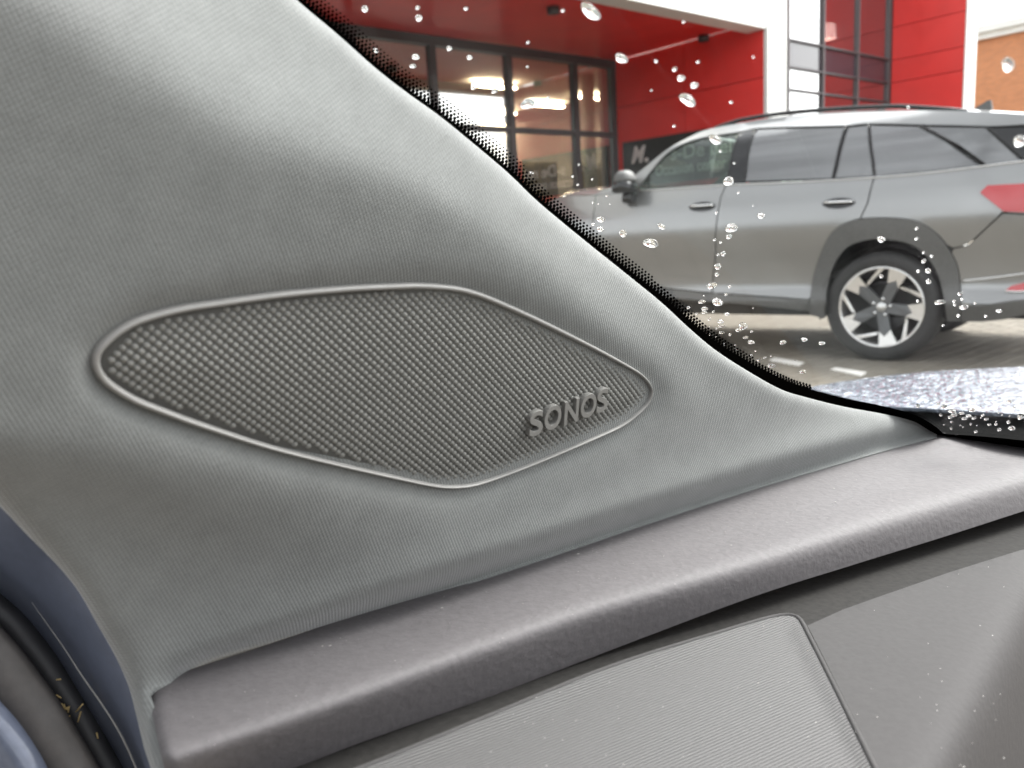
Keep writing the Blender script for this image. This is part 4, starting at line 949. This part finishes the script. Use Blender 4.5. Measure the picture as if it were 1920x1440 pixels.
# wheels
def revolve(prof_, n, c, ax_, u_, v_):
    V_ = [c + ax_ * d + (u_ * math.cos(a) + v_ * math.sin(a)) * r for r, d in prof_ for a in np.arange(n) * 2 * math.pi / n]
    return np.array(V_), grid_faces(len(prof_), n, True)
def wheel(x, lat, sgn):
    c = CO + CX * x + CN * lat + UPZ * .372; ax_ = CN * sgn; u_ = CX; v_ = UPZ
    ty = mesh_obj('wheel', *revolve([(.262, -.01), (.272, .0), (.30, .010), (.335, .006), (.358, -.012), (.370, -.04), (.372, -.11), (.370, -.18), (.35, -.215), (.262, -.225)], 56, c, ax_, u_, v_), M['tyre'], suv)
    mesh_obj('rim', *join([revolve([(.274, .000), (.271, .006), (.262, .006), (.256, -.002), (.246, -.05), (.24, -.2)], 56, c, ax_, u_, v_)]), M['alloy'], ty)
    mesh_obj('brake_disc', *revolve([(.002, -.105), (.17, -.105), (.17, -.12), (.002, -.13)], 40, c, ax_, u_, v_), M['alloyd'], ty)
    mesh_obj('wheel_back', *revolve([(.002, -.19), (.25, -.19)], 40, c, ax_, u_, v_), M['wheelbk'], ty)
    def pol(r, a): return c + (u_ * -math.cos(math.radians(a)) * sgn + v_ * math.sin(math.radians(a))) * r
    for k in range(5):
        a = 90 + 72 * k - 25
        def plate(pts, d0, d1): 
            n = len(pts); V_ = [pol(r, t) + ax_ * e for r, t, e in pts] + [pol(r, t) + ax_ * (e - .03) for r, t, e in pts]
            return np.array(V_), [tuple(range(n)), tuple(range(2 * n - 1, n - 1, -1))] + [(i, i + n, (i + 1) % n + n, (i + 1) % n) for i in range(n)]
        mesh_obj('spoke', *plate([(.04, a - 60, -.022), (.05, a + 40, -.022), (.165, a + 12, -.012), (.20, a - 4, -.006), (.165, a - 14, -.012)], 0, 0), M['alloyd'], ty, smooth=False)
        mesh_obj('spoke_face', *plate([(.165, a - 14, -.008), (.20, a - 3, -.004), (.166, a + 12, -.008), (.262, a + 14, .003), (.264, a - 1, .003), (.262, a - 12, .003)], 0, 0), M['alloy'], ty, smooth=False)
        mesh_obj('spoke_arm', *plate([(.168, a - 15, -.009), (.190, a - 19, -.006), (.262, a - 44, .002), (.258, a - 51, .002), (.195, a - 33, -.008)], 0, 0), M['alloy'], ty, smooth=False)
    mesh_obj('hub_cap', *revolve([(.002, -.008), (.030, -.010), (.034, -.016), (.034, -.04)], 24, c, ax_, u_, v_), M['silver'], ty)
    for k in range(5):
        t = math.radians(90 + 72 * k + 10); cc_ = c + (u_ * math.cos(t) + v_ * math.sin(t)) * .056
        mesh_obj('wheel_nut', *revolve([(.002, -.012), (.010, -.012), (.012, -.03)], 10, cc_, ax_, u_, v_), M['chrome'], ty)
for x in (0, 2.79):
    wheel(x, -.035, 1); wheel(x, -CW + .035, -1)
# wheel housings
for x in (0, 2.79):
    n = 24; V_ = [CO + CX * (x + .405 * math.cos(t)) + UPZ * (.372 + .405 * math.sin(t)) + CN * l for l in (-.03, -.40) for t in np.linspace(-.2, math.pi + .2, n)]
    mesh_obj('wheel_housing', V_, grid_faces(2, n), M['wheelbk'], suv)
    v, f = boxm(CO + CX * x, CX, CN, UPZ, -.40, .40, -.42, -.401, .25, .80); mesh_obj('wheel_housing', v, f, M['wheelbk'], suv, smooth=False)

# ================================================================== dark cars by and inside the showroom
M['blackpaint'] = principled('black_car_paint', (.012, .012, .014), .22, coat=.6)
def small_car(label, loc, heading, mat, group=None):
    """compact hatchback: lofted body with a glazed cabin, four wheels, tail lights and a plate; built at the origin, nose to +X"""
    root = empty('dark_hatchback', (0, 0, 0)); tag(root, label, 'car', group)
    st_ = [(-2.0, .62, .35, .95), (-1.95, .74, .30, 1.02), (-1.2, .80, .26, 1.02), (0, .82, .25, .98), (1.0, .81, .26, .93), (1.7, .76, .30, .82), (2.0, .62, .38, .70)]
    V_ = []; n = 16
    for x, hw, z0, z1 in st_:
        for k in range(n):
            t = 2 * math.pi * k / n; cc = lambda w_: math.copysign(abs(w_) ** .45, w_)
            V_.append((x, cc(math.cos(t)) * hw, (z0 + z1) / 2 + cc(math.sin(t)) * (z1 - z0) / 2))
    f = grid_faces(len(st_), n, True) + [tuple(range(n))[::-1], tuple((len(st_) - 1) * n + k for k in range(n))]
    mesh_obj('body', V_, f, mat, root)
    cb = [(-1.9, .66, .95, 1.12), (-1.6, .66, .95, 1.42), (-.6, .66, .95, 1.50), (.3, .64, .95, 1.45), (1.05, .6, .9, .98)]; V_ = []
    for x, hw, z0, z1 in cb:
        for y, z in ((hw * 1.1, z0), (hw, z1 - .06), (hw * .8, z1), (-hw * .8, z1), (-hw, z1 - .06), (-hw * 1.1, z0)): V_.append((x, y, z))
    mesh_obj('cabin', V_, grid_faces(5, 6) + [(0, 1, 2, 3, 4, 5)], M['gloss'], root)
    mesh_obj('roof', [(x, y * hw * .82, z1 + .012) for x, hw, z0, z1 in cb[1:4] for y in (-1, -.5, .5, 1)], grid_faces(3, 4), mat, root, solid=.02)
    for x in (-1.3, 1.3):
        for y in (-.78, .78):
            mesh_obj('wheel', *revolve([(.002, .0), (.2, .0), (.29, -.01), (.31, -.05), (.31, -.17), (.28, -.2)], 24, np.array([x, y + .03 * np.sign(y), .31]), np.array([0, np.sign(y), 0]), np.array([1., 0, 0]), UPZ), M['tyre'], root)
    for y in (-.6, .6): mesh_obj('tail_light', *boxm((-1.99, y, .82), np.array([1., 0, 0]), np.array([0, 1., 0]), UPZ, -.03, .1, -.11, .11, -.08, .08), M['tail'], root, smooth=False)
    mesh_obj('number_plate', *boxm((-2.02, 0, .66), np.array([1., 0, 0]), np.array([0, 1., 0]), UPZ, -.012, .03, -.26, .26, -.055, .055), M['plate'], root, smooth=False)
    root.location = loc; root.rotation_euler = (0, 0, heading)
    return root
def ground_at(px, py, Z): p = CAM + Z * ray(px, py); return (p[0], p[1], 0)
small_car('black hatchback with white number plate parked at the red reveal wall', ground_at(1140, 345, 11.2), math.atan2(E2[1], E2[0]), M['blackpaint'])
small_car('dark hatchback on display behind the showroom glass', ground_at(1020, 320, 17.5), math.atan2(E2[1], E2[0]) + .9, M['alloyd'])
